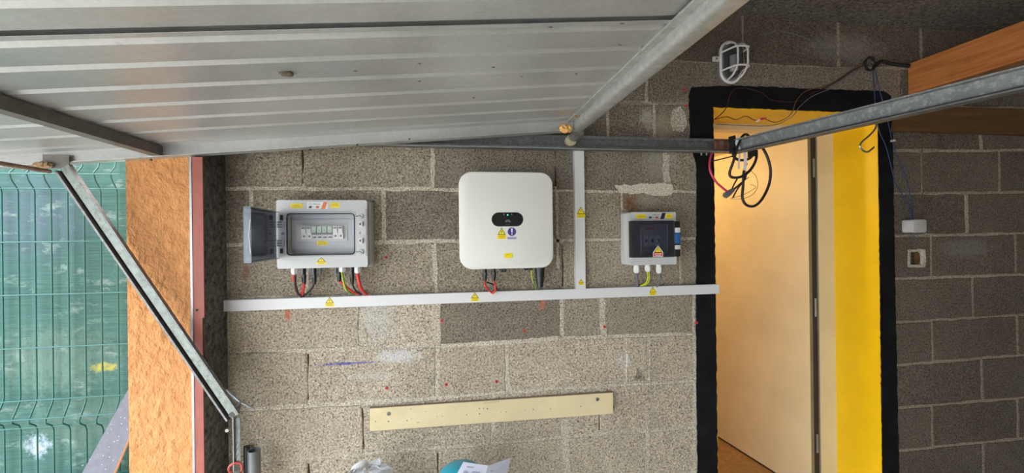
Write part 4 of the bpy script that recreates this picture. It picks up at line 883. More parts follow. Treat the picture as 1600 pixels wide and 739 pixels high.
for u, v1 in ((459.8, 429), (534.5, 425), (558.5, 427)): gland(dc, u, 417, v1, gy, 0.0125)
for u in (475, 491, 530, 550): conn(dc, u, 418, 444 if u != 530 else 440, gy + 0.015, 0.0085, 'solar_connector', 'black', 10, 0.45)
for u in (486, 500, 525): conn(dc, u - 0, 418, 428, gy + 0.02, 0.007, 'port_cap', 'cable_grey', 10)
for u in (472, 489, 548): 
    p = at(u, 424, gy); MB().box(p.x - 0.003, p.x + 0.003, gy - 0.002, gy + 0.003, p.z - 0.012, p.z + 0.016).build('connector_clip', 'cable_grey', dc)
cable([pin(458, 428, gy), pin(458.5, 434, gy), pin(459, 440, gy)], 0.0055, 'cable_red', 'solar_cable', 'short red cable stub in the first gland under the wide box', n=10)
cable([pin(461.2, 427, gy), pin(461, 437, gy - 0.004), pin(462, 448, gy), pin(466, 459, gy + 0.01), pin(471, 463.5, 1.765)], 0.0048, 'cable_brown', 'solar_cable', 'dark brown cable curving from the first gland under the wide box')
cable([pin(475, 440, gy + .015), pin(474.5, 448, gy + .012), pin(472.5, 457, gy + .02), pin(470, 463, 1.765)], 0.0052, 'cable_red', 'solar_cable', 'red cable dropping from the first black connector under the wide box')
cable([pin(491, 442, gy + .015), pin(488, 449, gy + .015), pin(481, 457, gy + .02), pin(474, 463, 1.765)], 0.0038, 'cable_black', 'solar_cable', 'black cable curving left from the second connector under the wide box')
earth([pin(534.5, 424, gy), pin(536, 434, gy - .005), pin(538.5, 445, gy), pin(542, 454, gy + .01), pin(552, 459.5, 1.765)], 0.0036, 'green and yellow earth wire from the middle gland under the wide box')
cable([pin(530, 439, gy + .015), pin(540, 447, gy + .012), pin(550, 455, gy + .02), pin(561, 460, 1.765)], 0.0042, 'cable_red', 'solar_cable', 'thin red cable bending right behind the earth wire of the wide box')
cable([pin(550, 441, gy + .015), pin(552, 448, gy + .012), pin(557, 455, gy + .02), pin(564, 460, 1.765)], 0.0036, 'cable_black', 'solar_cable', 'black cable beside the thick red cable at the wide box')
cable([pin(558.5, 426, gy), pin(560, 436, gy - .005), pin(563, 448, gy), pin(568, 456, gy + .02), pin(573, 459.5, 1.765)], 0.0062, 'cable_red', 'solar_cable', 'thick red cable from the rightmost gland under the wide box', n=10)

# ------------------------------------------------------------------ right box, lid closed
AYF = 1.692
q0_, q1_ = at(985, 331.5, AYF), at(1057, 413, AYF)
ax0, ax1, azt, azb = q0_.x, q1_.x, q0_.z, q1_.z
acb = thing('breaker_box', ((ax0 + ax1) / 2, D, (azt + azb) / 2), 'small grey breaker box right of the inverter with closed dark lid and blue latch', 'electrical box')
rplate(MB(), ax0 - 0.004, ax1 + 0.004, azb - 0.002, azt + 0.004, D - 0.001, 1.735, 0.012, 0.003, 0.002).build('back_shell', 'box_grey', acb)
aw0, aw1 = at(990, 346, AYF), at(1050, 399, AYF)
rframe(MB(), (ax0, ax1), (azb, azt), (aw0.x, aw1.x), (aw1.z, aw0.z), 1.738, AYF, 0.006, 0.008).build('front_cover', 'box_grey', acb)
MB().box(aw0.x, aw1.x, 1.722, 1.7345, aw1.z, aw0.z).build('inner_panel', 'box_inner', acb)
g0, g1 = at(1002, 350, 1.70), at(1041, 396, 1.70)
for k in range(3):
    xx = at(1007 + k * 9.5, 370, 1.70).x; b_ = MB().box(xx, xx + 0.017, 1.705, 1.722, at(1000, 385, 1.7).z, at(1000, 368, 1.7).z).build('breaker', 'breaker', acb)
    MB().box(xx + 0.004, xx + 0.013, 1.699, 1.705, at(1000, 379, 1.7).z, at(1000, 374, 1.7).z).build('toggle', 'ink_navy', b_)
p0_, p1_ = at(1010, 355, 1.7215), at(1023, 358.5, 1.7215); MB().box(p0_.x, p1_.x, 1.721, 1.722, p1_.z, p0_.z).build('red_print', 'ink_red', acb)
LF = 1.662
e0, e1 = at(987.5, 345, LF), at(1054, 401.5, LF); f1 = at(1064.5, 401, LF)
alid = MB(); rplate(alid, e0.x, e1.x, e1.z, e0.z, AYF - 0.001, LF, 0.006, 0.003).build('lid', 'smoked_dark', acb)['label'] = 'dark smoked lid, closed'
lidA = [o for o in acb.children if o.name.startswith('lid')][0]
rframe(MB(), (e0.x, e1.x), (e1.z, e0.z), (at(1001, 370, LF).x, at(1043.5, 370, LF).x), (at(1020, 397, LF).z, at(1020, 349.5, LF).z), LF - 0.0005, LF - 0.003, 0.006, 0.010).build('lid_frame', 'smoked_dark', lidA)
MB().box(e0.x - 0.001, e0.x + 0.003, LF + 0.003, AYF, e1.z, e0.z).build('lid_hinge_edge', 'black', lidA)
hb2 = MB(); rplate(hb2, e1.x - 0.002, f1.x, e1.z + 0.001, e0.z - 0.002, AYF - 0.003, LF + 0.004, 0.004, 0.003).build('handle_frame', 'black', lidA)
for v0, v1, m in ((355.5, 363.5, 'white_pvc'), (364, 380.5, 'latch_blue'), (383, 389.5, 'white_pvc')):
    a, b = at(1055, v0, LF), at(1063, v1, LF)
    rplate(MB(), a.x, b.x, b.z, a.z, LF + 0.006, LF - 0.002, 0.004, 0.002).build('latch' if m == 'latch_blue' else 'latch_grip', m, lidA)
for v in (353, 385):
    p = at(987.5, v, AYF); MB().box(p.x - 0.008, p.x + 0.004, AYF - 0.012, AYF, p.z - 0.012, p.z + 0.012).build('hinge', 'box_grey', acb)
ylabel(acb, 994, 335, 1009, 341.5, AYF, 2); ylabel(acb, 1040, 334.5, 1050.5, 341.5, AYF, 2)
maker_label(acb, 1011, 333, 1041, 342, AYF, 'ink_navy', 'ink_navy', False)
warn(acb, 1028.2, 392.5, LF - 0.003, 0.040, 0.042, red=True, white=True)
for u, v1 in ((994.5, 427), (1012, 424.5), (1029.5, 427)): gland(acb, u, 413.5, v1, gy, 0.0125)
cable([pin(994.5, 425, gy), pin(995.5, 436, gy - .004), pin(996, 447, 1.76)], 0.0062, 'cable_grey', 'mains_cable', 'thick dark grey cable from the left gland of the small box', n=10)
earth([pin(1011, 423, gy), pin(1012.5, 433, gy - .006), pin(1009, 442, gy + .01), pin(1001, 446.5, 1.765)], 0.0032, 'green and yellow earth wire, left of the pair under the small box')
earth([pin(1013.5, 423, gy), pin(1015, 433, gy - .006), pin(1011, 443, gy + .012), pin(1002, 447, 1.768)], 0.0032, 'green and yellow earth wire, right of the pair under the small box')
cable([pin(1030, 425, gy), pin(1031.5, 434, gy - .004), pin(1029, 443, gy + .012), pin(1026.5, 448, 1.765)], 0.0042, 'cable_grey', 'mains_cable', 'slim grey cable from the right gland of the small box', n=10)

# ------------------------------------------------------------------ board on the wall
KY = D - 0.019
k00, k01, k10, k11 = at(577, 674.5, KY), at(958, 646.5, KY), at(577, 638, KY), at(958, 613, KY)
bd = thing('wooden_board', ((k00.x + k01.x) / 2, D, k00.z), 'long pale yellow wooden board screwed flat to the lower wall', 'board')
MB().hexa([(k00.x, KY, k00.z), (k01.x, KY, k01.z), (k01.x, D - 0.002, k01.z), (k00.x, D - 0.002, k00.z), (k10.x, KY, k10.z), (k11.x, KY, k11.z), (k11.x, D - 0.002, k11.z), (k10.x, D - 0.002, k10.z)]).build('plank_core', 'plank_edge', bd)
MB().hexa([(k00.x + 0.002, KY - 0.001, k00.z + 0.002), (k01.x - 0.001, KY - 0.001, k01.z + 0.001), (k01.x - 0.001, KY, k01.z + 0.001), (k00.x + 0.002, KY, k00.z + 0.002), (k10.x + 0.002, KY - 0.001, k10.z - 0.001), (k11.x - 0.001, KY - 0.001, k11.z - 0.001), (k11.x - 0.001, KY, k11.z - 0.001), (k10.x + 0.002, KY, k10.z - 0.001)]).build('painted_face', 'plank', bd)
for u, v in ((607.5, 646.5), (933.5, 624)):
    p = at(u, v, KY - 0.001); s = MB().cyl((p.x, KY - 0.001, p.z), (p.x, KY - 0.0035, p.z), 0.0085, 0.007, n=16).build('screw', 'screw', bd)
    MB().cyl((p.x, KY - 0.0035, p.z), (p.x, KY - 0.0042, p.z), 0.003, n=6).build('screw_recess', 'hole', s)
for u, v, r in ((587, 658.5, 3), (607, 658.5, 4), (636, 657, 3), (643, 654, 2), (642, 639, 2.4), (665, 643, 2), (683, 651, 2), (691, 650.5, 2.4), (729, 648, 3), (749, 638, 3.4), (755.5, 638, 3), (761.5, 638.5, 3.6), (749.3, 646.5, 3.6), (783, 644, 2), (790.5, 643.5, 2.8), (820.5, 640.5, 2.4), (833, 639.5, 3), (860.5, 638.5, 3), (907, 635, 3)):
    p = at(u, v, KY - 0.001); MB().cyl((p.x, KY - 0.0013, p.z), (p.x, KY, p.z), r * 0.0007, n=8).build('nail_hole', 'hole', bd)
p = at(768, 628.5, KY - 0.001); lettering('ECQUARTER', p.x, p.z, KY - 0.0013, 0.0115, 'pencil', bd, 'pencil_lettering')
MB().bar(at(651, 661, KY - 0.0012), at(656, 659.5, KY - 0.0012), 0.0004, 0.0012, 0, (0, 0, 1)).build('scratch', 'hole', bd)

# red wall plugs
for u, v, lab in ((603.5, 402, 'red wall plug beside the wide breaker box'), (690.5, 501, 'red wall plug under the long trunking, in the dark block edge'), (819.5, 516.5, 'red wall plug below the large inverter'),
                  (944.5, 510.5, 'red wall plug below the vertical trunking'), (1087.5, 504, 'red wall plug at the edge of the black door paint'), (604.5, 606, 'leftmost red wall plug above the yellow board'),
                  (697.5, 600.5, 'middle red wall plug above the yellow board'), (776, 596, 'rightmost red wall plug above the yellow board'),
                  (1069, 140, 'upper red wall plug left of the black door corner'), (1071.5, 165.5, 'lower red wall plug left of the black door corner')):
    p = at(u, v); t = thing('wall_plug', p, lab, 'wall plug', 'red wall plugs')
    yf = D - 0.005 if u == 1087.5 else D - 0.0025
    rg = lambda r, y: [(p.x + r * math.cos(a), y, p.z + r * math.sin(a)) for a in [2 * math.pi * i / 12 for i in range(12)]]
    MB().rings([rg(0.0068, D + 0.005), rg(0.0068, yf), rg(0.003, yf), rg(0.003, D + 0.005)], close=True).build('plug_collar', 'plug_red', t)
    MB().cyl((p.x, yf + 0.001, p.z), (p.x, D + 0.006, p.z), 0.003, n=8).build('plug_hole', 'hole', t)

# ------------------------------------------------------------------ bulkhead lamp
lc = at(1135.5, 101, D); lw, lh = 0.047, 0.090
lamp = thing('wall_lamp', (lc.x, D, lc.z), 'oval bulkhead wall lamp with white wire cage above the doorway', 'wall lamp')
def stad(w, h, n=10):                                     # stadium outline
    return rrect(-w, w, -h, h, w - 0.0005, n)
mb = MB(); o1 = stad(lw, lh); o2 = stad(lw - 0.008, lh - 0.008)
mb.rings([[(lc.x + x, D - 0.001, lc.z + z) for x, z in o1], [(lc.x + x, D - 0.024, lc.z + z) for x, z in o1], [(lc.x + x, D - 0.028, lc.z + z) for x, z in o2]], 0, (True, True), True)
mb.build('base', 'lamp_grey', lamp)
dm = MB(); R = []
for i in range(7):
    t = i / 6 * math.pi / 2; k = math.cos(t) ** 0.6 if i < 6 else 0.02
    R.append([(lc.x + x * k, D - 0.026 - 0.062 * math.sin(t), lc.z + z * k) for x, z in stad(lw - 0.012, lh - 0.014)])
dm.rings(R, 0, (False, True), True); dm.build('glass_dome', 'lamp_glass', lamp)
MB().cyl((lc.x, D - 0.05, lc.z - 0.045), (lc.x, D - 0.05, lc.z + 0.02), 0.018, n=14).build('bulb', 'sticker_white', lamp)
MB().tube([(lc.x + x, D - 0.026, lc.z + z) for x, z in stad(lw + 0.001, lh + 0.001)], 0.0062, 8, close=True, smooth_path=False).build('cage_rim', 'white_enamel', lamp)
for xx in (-0.018, 0.030):
    hz = lh - 0.004 - (abs(xx) * .25)
    MB().tube([(lc.x + xx, D - 0.028, lc.z + hz), (lc.x + xx, D - 0.070, lc.z + hz - 0.012), (lc.x + xx, D - 0.098, lc.z + hz - 0.045), (lc.x + xx, D - 0.100, lc.z), (lc.x + xx, D - 0.098, lc.z - hz + 0.045), (lc.x + xx, D - 0.070, lc.z - hz + 0.012), (lc.x + xx, D - 0.028, lc.z - hz)], 0.0042, 8).build('cage_bar', 'white_enamel', lamp)
for zz in (-0.042, 0.040):
    MB().tube([(lc.x - lw, D - 0.028, lc.z + zz), (lc.x - lw + 0.012, D - 0.075, lc.z + zz), (lc.x - 0.018, D - 0.103, lc.z + zz), (lc.x + 0.030, D - 0.103, lc.z + zz), (lc.x + lw - 0.004, D - 0.075, lc.z + zz), (lc.x + lw, D - 0.028, lc.z + zz)], 0.0042, 8).build('cage_hoop', 'white_enamel', lamp)
lu = MB(); lu.box(lc.x - lw - 0.030, lc.x - lw, D - 0.020, D - 0.008, lc.z + 0.006, lc.z + 0.026); lu.build('mounting_lug', 'white_enamel', lamp)
MB().cyl((lc.x - lw - 0.018, D - 0.0205, lc.z + 0.016), (lc.x - lw - 0.018, D - 0.0225, lc.z + 0.016), 0.0055, n=10).build('lug_screw', 'screw', lamp)

# ------------------------------------------------------------------ timber
bxx = 2.25
bm_ = thing('ceiling_beam', (bxx, D, 2.16), 'orange brown timber beam running from the wall towards the camera at upper right', 'beam')
MB().box(bxx, bxx + 0.075, -0.9, D - 0.004, 2.172, 2.322).build('timber', 'beam', bm_)
MB().box(bxx + 0.012, bxx + 0.075, -0.9, D - 0.004, 2.155, 2.172).build('underside_shade', 'wallboard', bm_)  # dark strip added to paint a shaded underside on the beam
w0_, w1_ = at(1399, 204.5, D - 0.028), at(1600, 171, D - 0.028)
tag(MB().hexa([(w0_.x, D - 0.028, w0_.z), (XR, D - 0.028, w0_.z), (XR, D - 0.002, w0_.z), (w0_.x, D - 0.002, w0_.z), (w0_.x + 0.03, D - 0.028, w1_.z), (XR, D - 0.028, w1_.z), (XR, D - 0.002, w1_.z), (w0_.x + 0.03, D - 0.002, w1_.z)]).build('wall_batten', 'wallboard'), 'dull brown timber board fixed flat on the dark wall right of the doorway', 'board')

# ------------------------------------------------------------------ wires on the wall
WY = D - 0.006
ring = at(1357.5, 101, WY)
coil = MB()
coil.tube([ring + Vector((0.030 * math.cos(t) * (1 + 0.08 * math.sin(3 * t)), -0.004 - 0.003 * math.sin(t), 0.028 * math.sin(t))) for t in [2 * math.pi * i / 16 for i in range(16)]], 0.0036, 8, close=True, sub=3)
coil.tube([ring + Vector((0.026 * math.cos(t), -0.010, 0.032 * math.sin(t) + 0.002)) for t in [0.4 + 2 * math.pi * i / 18 for i in range(17)]], 0.003, 8, sub=3)
tag(coil.build('cable_coil', 'cable_black'), 'small black coil of cable beside the orange beam end', 'cable')
tag(MB().tube([at(1366, 104, WY), at(1378, 96, WY), at(1395, 100, WY), at(1421, 103, D - 0.02)], 0.009, 8).build('cable_bundle', 'cable_black'), 'thick black cable from the coil to the orange beam', 'cable')
tag(MB().tube([at(1186, 55, WY), at(1200, 52, WY), at(1219, 49, WY), at(1255, 58, WY), at(1283, 73, WY), at(1310, 89, WY), at(1345, 102, WY), at(1356, 108, WY)], 0.0022, 6).build('thin_wire', 'cable_grey'), 'thin dark wire running high across the rough wall to the coil', 'wire')
tag(MB().tube([at(1349, 103, WY), at(1330, 112, WY), at(1308, 127, WY), at(1288, 138, WY), at(1270, 145, WY), at(1250, 157, WY), at(1232, 159, WY), at(1205, 156, WY), at(1190, 145, WY), at(1165, 138, WY), at(1146, 139, WY)], 0.0022, 6).build('thin_wire', 'cable_brown'), 'dark brown wire drooping over the black paint from coil towards the lamp', 'wire')
tag(MB().tube([at(1349, 102, WY - .004), at(1330, 110, WY - .004), at(1310, 124, WY - .004), at(1290, 135, WY - .004), at(1262, 141, WY - .004), at(1245, 156, WY - .004), at(1238, 175, WY - .02), at(1228, 185, 1.86), at(1212, 191, 1.88), at(1200, 188, 1.88), at(1192, 184.5, 1.88), at(1180, 188, 1.87), at(1165, 181.5, 1.86), at(1150, 187, 1.85), at(1135, 182.5, 1.83), at(1116, 187, 1.80)], 0.0021, 6).build('thin_wire', 'rust'), 'thin red wire crossing under the yellow doorway top', 'wire')
tag(MB().tube([at(1352, 106, WY - .008), at(1325, 118, WY - .008), at(1300, 137, WY - .008), at(1270, 150, WY - .008), at(1250, 166, WY - .008), at(1240, 180, WY - .015), at(1228, 188, 1.85), at(1215, 194, 1.9), at(1195, 197, 1.92), at(1160, 196, 1.9), at(1120, 194, 1.84)], 0.0019, 6).build('thin_wire', 'cable_grey'), 'thin grey wire swinging below the red wire at the doorway top', 'wire')
tag(MB().tube([at(1147, 139, WY), at(1140, 150, WY), at(1136, 166, WY - .004), at(1128, 177, WY - .01), at(1117, 186, WY)], 0.0022, 6).build('thin_wire', 'cable_brown'), 'short dark wire from below the lamp to the doorway corner', 'wire')
cn = thing('wire_splice', at(1190, 187, 1.875), 'small pinkish splice on the red wire in the doorway', 'connector')
MB().bar(at(1183, 189, 1.875), at(1196, 184.5, 1.875), 0.008, 0.008).build('splice_body', 'cable_pink', cn); MB().bar(at(1182, 189.5, 1.874), at(1187, 187.5, 1.874), 0.010, 0.010).build('splice_end', 'tape_white', cn)
jb = at(1409, 342, D - 0.05), at(1445, 365, D - 0.001)
JY = D - 0.052; j0, j1 = at(1428, 343, JY), at(1445, 363, JY); 
jbx = thing('junction_box', ((j0.x + j1.x) / 2, D, j1.z), 'small square grey junction box on dark wall right of the doorway', 'junction box')
jw0 = at(1409, 350, D).x
rplate(MB(), jw0, jw0 + 0.078, j1.z, j0.z, D - 0.001, JY + 0.012, 0.010, 0.003).build('box_body', 'junction', jbx)
rplate(MB(), jw0 - 0.001, jw0 + 0.079, j1.z - 0.001, j0.z + 0.001, JY + 0.012, JY, 0.011, 0.004).build('box_lid', 'junction', jbx)
for u in (1421, 1429): p = at(u, 364, D - 0.03); MB().tube([p + Vector((0, 0, 0.004)), p + Vector((0.002, 0, -0.014)), p + Vector((0.012, -0.004, -0.020)), p + Vector((0.018, 0, -0.002))], 0.0018, 6).build('wire_end', 'cable_grey', jbx)
tag(MB().tube([at(1364, 108, WY), at(1366, 140, WY - .004), at(1368, 175, WY - .006), at(1374, 205, WY - .006), at(1384, 228, WY - .004), at(1392, 258, WY), at(1400, 288, WY), at(1413, 308, WY), at(1420, 325, D - 0.01), at(1423.5, 343, D - 0.03)], 0.0022, 6).build('thin_wire', 'cable_blue'), 'left blue wire dropping beside the doorway into the junction box', 'wire')
tag(MB().tube([at(1367, 108, WY - .004), at(1374, 140, WY - .006), at(1384, 175, WY - .008), at(1393, 215, WY - .006), at(1402, 245, WY - .002), at(1414, 275, WY), at(1421, 300, WY), at(1425, 322, D - 0.01), at(1425.5, 343, D - 0.03)], 0.0022, 6).build('thin_wire', 'cable_blue'), 'right blue wire dropping over the dark blocks into the junction box', 'wire')
tag(MB().tube([at(1441, 208, D - 0.004), at(1441.5, 260, D - 0.004), at(1442, 300, D - 0.004), at(1442, 344, D - 0.006)], 0.0016, 6).build('thin_wire', 'rust'), 'thin brown wire straight down from the brown board to junction box', 'wire')
p = at(1395, 220, WY - .004); tag(MB().box(p.x - 0.006, p.x + 0.006, WY - .012, WY + 0.004, p.z - 0.004, p.z + 0.004).build('wire_clip', 'tape_white'), 'tiny white clip on the right blue wire', 'clip')

# hook hanging from the bar
hk_y = 1.30
hp = c0 + cd * ((at_z(1367, 190, c0.z) - c0).length)
hy = hp.y
tag(MB().tube([at(1370, 190, hy), at(1367.5, 201, hy), at(1358, 212, hy), at(1346.5, 222, hy), at(1344, 229, hy), at(1348, 235, hy), at(1355, 237.5, hy), at(1361, 234, hy), at(1365.5, 230, hy)], 0.0028, 8).build('hook', 'hook'), 'metal S hook hanging below the grey bar in front of yellow reveal', 'hook')

# ------------------------------------------------------------------ cable tangle at the bar end
by_ = 1.655
tg = thing('hanging_cable', at(1160, 235, by_), 'thick black cable tangled round the bar end and hanging in a long loop', 'cable')
def P_(u, v, dy=0.0): return at(u, v, by_ + dy)
MB().tube([P_(1150, 217, .03), P_(1146, 228, -.01), P_(1146, 243, -.02), P_(1155, 250, -.02), P_(1170, 248, -.02), P_(1178, 238, -.01), P_(1176, 224, .0), P_(1168, 211, .02), P_(1160, 213, -.02), P_(1152, 230, -.03), P_(1146, 252, -.03), P_(1140, 270, -.02), P_(1144, 277, -.02), P_(1158, 276, -.02), P_(1172, 266, -.02), P_(1181, 250, -.02), P_(1182, 235, -.01)], 0.0056, 10).build('cable_loop', 'cable_black', tg)
MB().tube([P_(1182, 222, .03), P_(1192, 232, .0), P_(1200, 248, -.01), P_(1204, 268, -.01), P_(1201, 290, -.01), P_(1190, 312, -.01), P_(1178, 322, -.01), P_(1166, 320, -.01), P_(1160, 309, -.01), P_(1161, 290, -.01), P_(1162, 270, -.01), P_(1166, 255, -.01)], 0.0056, 10).build('cable_loop', 'cable_black', tg)
MB().tube([P_(1154, 276, -.01), P_(1147, 288, -.005), P_(1142, 300, .0)], 0.0032, 8).build('cable_tail', 'cable_black', tg)
MB().tube([P_(1164, 280, -.01), P_(1152, 296, -.005), P_(1145, 309, .0)], 0.0032, 8).build('cable_tail', 'cable_black', tg)
MB().tube([P_(1170, 277, -.02), P_(1160, 284, -.015), P_(1150, 292, -.01)], 0.0018, 6).build('cable_tail', 'cable_black', tg)
MB().hexa([P_(u, v, d) for d in (-.020, .02) for u, v in ((1138, 214), (1149, 211), (1152, 238), (1140, 238))]).build('tape_wrap', 'cable_black', tg)
MB().hexa([P_(u, v, d) for d in (-.022, -.010) for u, v in ((1168, 225), (1180, 228), (1181, 244), (1168, 246))]).build('tape_wrap', 'cable_black', tg)
def strip(pts, w, label):
    mb = MB(); P = [at(u, v, by_ - 0.028) for u, v in pts]
    mb.rings([[q + Vector((a, b, 0)) for a, b in ((-w, 0), (w, 0), (w, .002), (-w, .002))] for q in P], 0)
    return tag(mb.build('tape_strip', 'tape_white'), label, 'tape')
strip([(1153.5, 214), (1152, 224), (1155, 234)], 0.008, 'white tape wound over the bar end')
strip([(1156, 240), (1155, 252), (1154.5, 264)], 0.004, 'left white tape strip hanging through the black cable loop')
strip([(1163, 234), (1165, 250), (1164, 266)], 0.007, 'right white tape strip hanging through the black cable loop')
pk = thing('pink_cable', at(1112, 243, by_), 'pink red cable curving down to a small grey plug beside the black band', 'cable')
MB().tube([P_(1112, 240, .02), P_(1109, 252, .0), P_(1110, 268, -.01), P_(1118, 283, -.01), P_(1127, 292, -.01), P_(1136, 299, -.01)], 0.0046, 10).build('sheath', 'cable_pink', pk)
MB().tube([P_(1145, 297, -.01), P_(1156, 288, -.01), P_(1163, 281, -.01), P_(1167, 268, -.01)], 0.0044, 10).build('sheath', 'cable_brown', pk)
a_, b_ = P_(1146, 296, -.01), P_(1133, 306, -.01)
ax_ = (b_ - a_).normalized()
plg = MB().cyl(a_, a_.lerp(b_, .55), 0.008, 0.012, n=14).cyl(a_.lerp(b_, .55), b_, 0.0125, n=14).build('plug', 'tube_steel', pk)
pq = ax_.orthogonal().normalized(); pw = ax_.cross(pq)
for t in range(5):
    o_ = b_ + (pq * math.cos(t * 1.257) + pw * math.sin(t * 1.257)) * 0.007; MB().cyl(o_, o_ + ax_ * 0.008, 0.0012, n=6).build('plug_pin', 'screw', plg)
tag(MB().tube([P_(1112, 252, .03), P_(1125, 249, .02), P_(1145, 244, .0)], 0.0026, 8).build('thin_wire', 'cable_black'), 'short black wire between the pink cable and the tangled cable', 'wire')
tag(MB().tube([P_(1172, 266), P_(1181, 275), P_(1184, 290), P_(1178, 302), P_(1168, 308), P_(1155, 311), P_(1142, 310), P_(1160, 305), P_(1175, 297), P_(1181, 292), P_(1172, 288)], 0.0011, 6).build('thin_wire', 'hook'), 'fine bare wire curl inside the long black cable loop', 'wire')

# ------------------------------------------------------------------ outside: fence, screen, leaning board
FY = 1.852
fn = thing('mesh_fence', at(60, 500, FY), 'green welded wire mesh fence seen through the garage mouth', 'fence')
s_x = [3.5 + 25.75 * k for k in range(-2, 8)]
zf1 = at(100, 295, FY).z; zf0 = at(100, 274, FY).z
def wire_path(u):
    x = at(u, 400, FY).x; K = 0.032
    zk = [at(u, v, FY).z for v in (230, 250, 262, 272, 283, 295, 300, 620, 628, 651, 656, 664, 672, 800)]
    yk = [0, 0, 0.3, 1, 0.75, 0.1, 0, 0, 0.1, 1, 1, 0.2, 0, 0]
    pts = [Vector((x, FY - K * y, z)) for z, y in zip(zk, yk)]
    pts[0].z = 2.05; pts.append(Vector((x, FY, 0.0))); return pts
for u in s_x: MB().tube(wire_path(u), 0.0028, 8, smooth_path=False).build('vertical_wire', 'fence_wire', fn)
fx0, fx1 = at(-60, 400, FY).x, at(200, 400, FY).x
for v, y in ((295, 0), (272, -.032), (377.5, 0), (459, 0), (541, 0), (622, 0), (651, -.032), (664, 0), (745, 0)):
    z = at(100, v, FY + y).z; MB().cyl((fx0, FY + y - 0.0045, z), (fx1, FY + y - 0.0045, z), 0.0028, n=8).build('horizontal_wire', 'fence_wire', fn)
sc = MB(); n = 40; xs = [-3.2 + (fx1 + 0.01 + 3.2) * i / n for i in range(n + 1)]
o = [(x, FY + 0.020 + 0.004 * math.sin(x * 23) + 0.003 * math.sin(x * 51)) for x in xs]
sc.rings([[(x, y, z) for x, y in o] + [(x, y + 0.0015, z) for x, y in reversed(o)] for z in (0.0, 2.02)])
tag(sc.build('shade_screen', 'screen'), 'green woven privacy cloth stretched behind the wire fence', 'privacy screen')
bq = [(240, 536, 1.775), (240, 593, 1.775), (131, 850, 1.775), (67, 850, 1.775)]
lb = thing('leaning_board', at(110, 800, 1.7), 'slate grey speckled board leaning diagonally before the fence at lower left', 'board')
f4 = [at(*q) for q in bq]; 
gz = lambda a, b: a + (b - a) * ((a.z - 0.0) / (a.z - b.z))
f4[2] = gz(f4[1], f4[2]); f4[3] = gz(f4[0], f4[3])
MB().hexa(f4 + [q + Vector((0, 0.006, 0)) for q in f4]).build('panel_face', 'board_grey', lb)
e_ = (f4[1] - f4[0]).normalized()
MB().hexa([f4[1], f4[1] + e_ * 0.006, f4[2] + e_ * 0.006, f4[2]] + [q + Vector((0, 0.010, 0)) for q in (f4[1], f4[1] + e_ * 0.006, f4[2] + e_ * 0.006, f4[2])]).build('panel_edge', 'board_edge', lb)
for i, (u, v) in enumerate(((174, 671), (190, 662), (173, 663), (199, 671), (168, 677), (184, 688), (178, 690), (170, 698), (195, 653), (189, 652), (171, 714), (161, 712), (159, 726), (140, 718), (129, 727), (177, 719), (186, 682), (165, 733))):
    t = (v - 600) / 139; y = 1.773; p = at(u, v, y); a = rnd.uniform(0.2, 1.1); L = rnd.uniform(0.001, 0.0028)
    MB().bar(p - Vector((math.cos(a), 0, math.sin(a))) * L, p + Vector((math.cos(a), 0, math.sin(a))) * L, 0.0006, 0.001).build('paint_speck', 'sticker_white', lb)

# ------------------------------------------------------------------ along the floor below
p = at(397, 703, 1.70); tp = thing('steel_tube', (p.x, 1.70, 0), 'upright grey tube with open dark top in the lower left corner', 'tube')
rg = lambda r, z: [(p.x + r * math.cos(a), 1.70 + r * math.sin(a), z) for a in [2 * math.pi * i / 24 for i in range(24)]]
MB().rings([rg(0.0215, 0.0), rg(0.0215, p.z), rg(0.0185, p.z), rg(0.0185, p.z - 0.25)], 0, (True, False), True).build('tube_wall', 'tube_steel', tp)
MB().cyl((p.x, 1.70, p.z - 0.06), (p.x, 1.70, p.z - 0.055), 0.0184, n=16).build('tube_core', 'black', tp)
p = at(385.5, 697, 1.755); tag(MB().cyl((p.x, 1.755, 0.0), (p.x, 1.755, p.z), 0.011, n=14).build('steel_rod', 'black'), 'slim black upright rod behind the grey tube in the corner', 'rod')
# carton and plastic film
cz_ = at(575, 744, 1.60).z
tag(MB().box(-0.40, -0.20, 1.48, 1.60, 0, cz_).build('cardboard_box', 'carton'), 'brown cardboard box on the floor under the crumpled white film', 'box')
flm = thing('plastic_film', at(575, 735, 1.60), 'crumpled roll of white plastic film at the bottom edge, left of the leaflet', 'plastic film')
fb = MB()
def swirl(cx, cy, cz, r0, r1, turns, y0, y1, n=40):
    A = []
    for i in range(n + 1):
        t = i / n; a = 2 * math.pi * turns * t + 2.2; r = r0 + (r1 - r0) * t; A.append((cx + r * math.cos(a) * 1.25, cz + r * math.sin(a) * 0.8))
    vs_ = [(x, y0 + 0.004 * math.sin(i * 1.3), z) for i, (x, z) in enumerate(A)] + [(x, y1 + 0.004 * math.cos(i), z + 0.004 * math.sin(i * .7)) for i, (x, z) in enumerate(A)]
    k = len(A); fb._add(vs_, [(i, i + 1, k + i + 1, k + i) for i in range(k - 1)], 0, True)
pc = at(561, 738, 1.52); swirl(pc.x, 0, pc.z, 0.006, 0.027, 2.4, 1.52, 1.56)
fb.build('rolled_film', 'film', flm)
fs = MB()
def crump(pts, n=6):
    a, b, c_, d = [Vector(at(*q)) for q in pts]; vs_ = []
    for i in range(n + 1):
        for j in range(n + 1):
            s, t = i / n, j / n; q = a.lerp(b, s).lerp(d.lerp(c_, s), t); q += Vector((0, rnd.uniform(-.004, .004), rnd.uniform(-.0015, .0015))); vs_.append(q)
    fs._add(vs_, [(i * (n + 1) + j, i * (n + 1) + j + 1, (i + 1) * (n + 1) + j + 1, (i + 1) * (n + 1) + j) for i in range(n) for j in range(n)], 0, False)
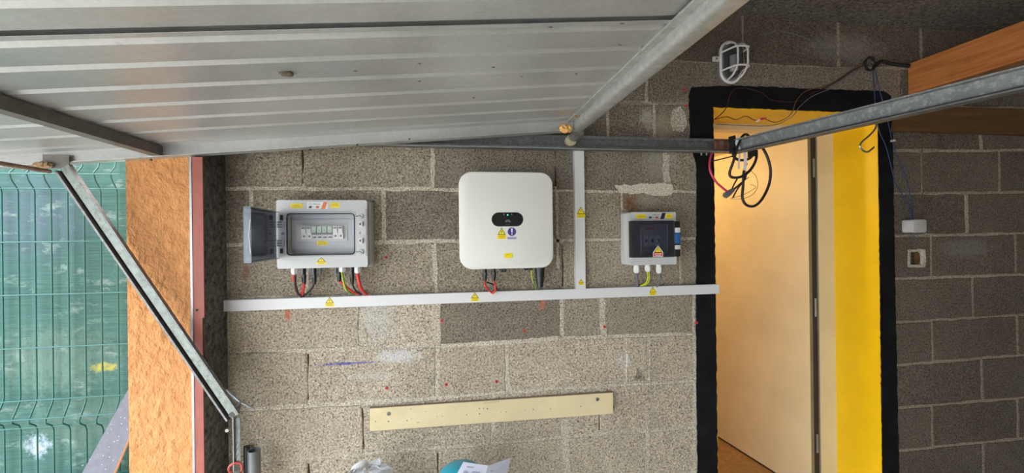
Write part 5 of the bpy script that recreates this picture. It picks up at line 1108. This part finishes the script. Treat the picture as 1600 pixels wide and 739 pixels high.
crump([(566, 726, 1.555), (593, 714.5, 1.57), (597, 727, 1.58), (600, 742, 1.56)]); crump([(572, 729, 1.55), (602, 723, 1.59), (613, 732, 1.58), (578, 745, 1.54)]); crump([(590, 736, 1.53), (613, 732, 1.58), (613, 742, 1.56), (588, 748, 1.52)])
fs.build('film_flap', 'film', flm)
# teal bin with domed lid, leaflet on it
tc = at(722, 790, 1.52); tz = at(728, 724.5, 1.52).z
bn = thing('teal_bin', (tc.x, 1.52, 0), 'rounded teal plastic bin top at the bottom edge under the leaflet', 'bin')
RR = []
for i in range(13):
    t = i / 12 * math.pi / 2; RR.append([(tc.x + 0.092 * math.cos(t) ** .8 * math.cos(a) if i < 12 else tc.x + 0.001 * math.cos(a), 1.52 + (0.092 * math.cos(t) ** .8 if i < 12 else 0.001) * math.sin(a), tz - 0.075 + 0.075 * math.sin(t)) for a in [2 * math.pi * j / 36 for j in range(36)]])
MB().rings(RR, 0, (True, True), True).build('domed_lid', 'teal', bn)
MB().cyl((tc.x, 1.52, 0), (tc.x, 1.52, tz - 0.075), 0.078, 0.09, n=36).build('bin_body', 'teal', bn)
lf = thing('leaflet', at(750, 735, 1.47), 'open folded white printed leaflet resting on the teal bin', 'leaflet')
def page(q, name):
    A = [at(*t) for t in q]; return MB().hexa(A + [a + Vector((0, 0.0012, 0.0004)) for a in A]).build(name, 'paper', lf)
pg1 = page([(724, 722, 1.50), (763, 728, 1.47), (752, 757, 1.40), (708, 752, 1.43)], 'left_page')
pg2 = page([(763, 728, 1.47), (798, 715.5, 1.52), (790, 748, 1.45), (752, 757, 1.40)], 'right_page')
def pr(pg, q):
    A = [at(u, v, y - 0.002) for u, v, y in q]; MB().hexa(A + [a + Vector((0, 0.0006, 0)) for a in A]).build('print', 'paper_print', pg)
pr(pg1, [(730, 728.2, 1.4825), (741, 729.5, 1.475), (740, 731.4, 1.470), (729.2, 730.1, 1.477)]); pr(pg1, [(725, 735, 1.46), (731, 736, 1.457), (729, 741, 1.445), (723, 740, 1.448)]); pr(pg1, [(738, 736, 1.455), (750, 737.5, 1.448), (748, 742, 1.437), (736, 741, 1.444)])
pr(pg2, [(766, 736, 1.452), (771, 734.5, 1.458), (770.5, 736, 1.455), (765.5, 737.5, 1.449)])
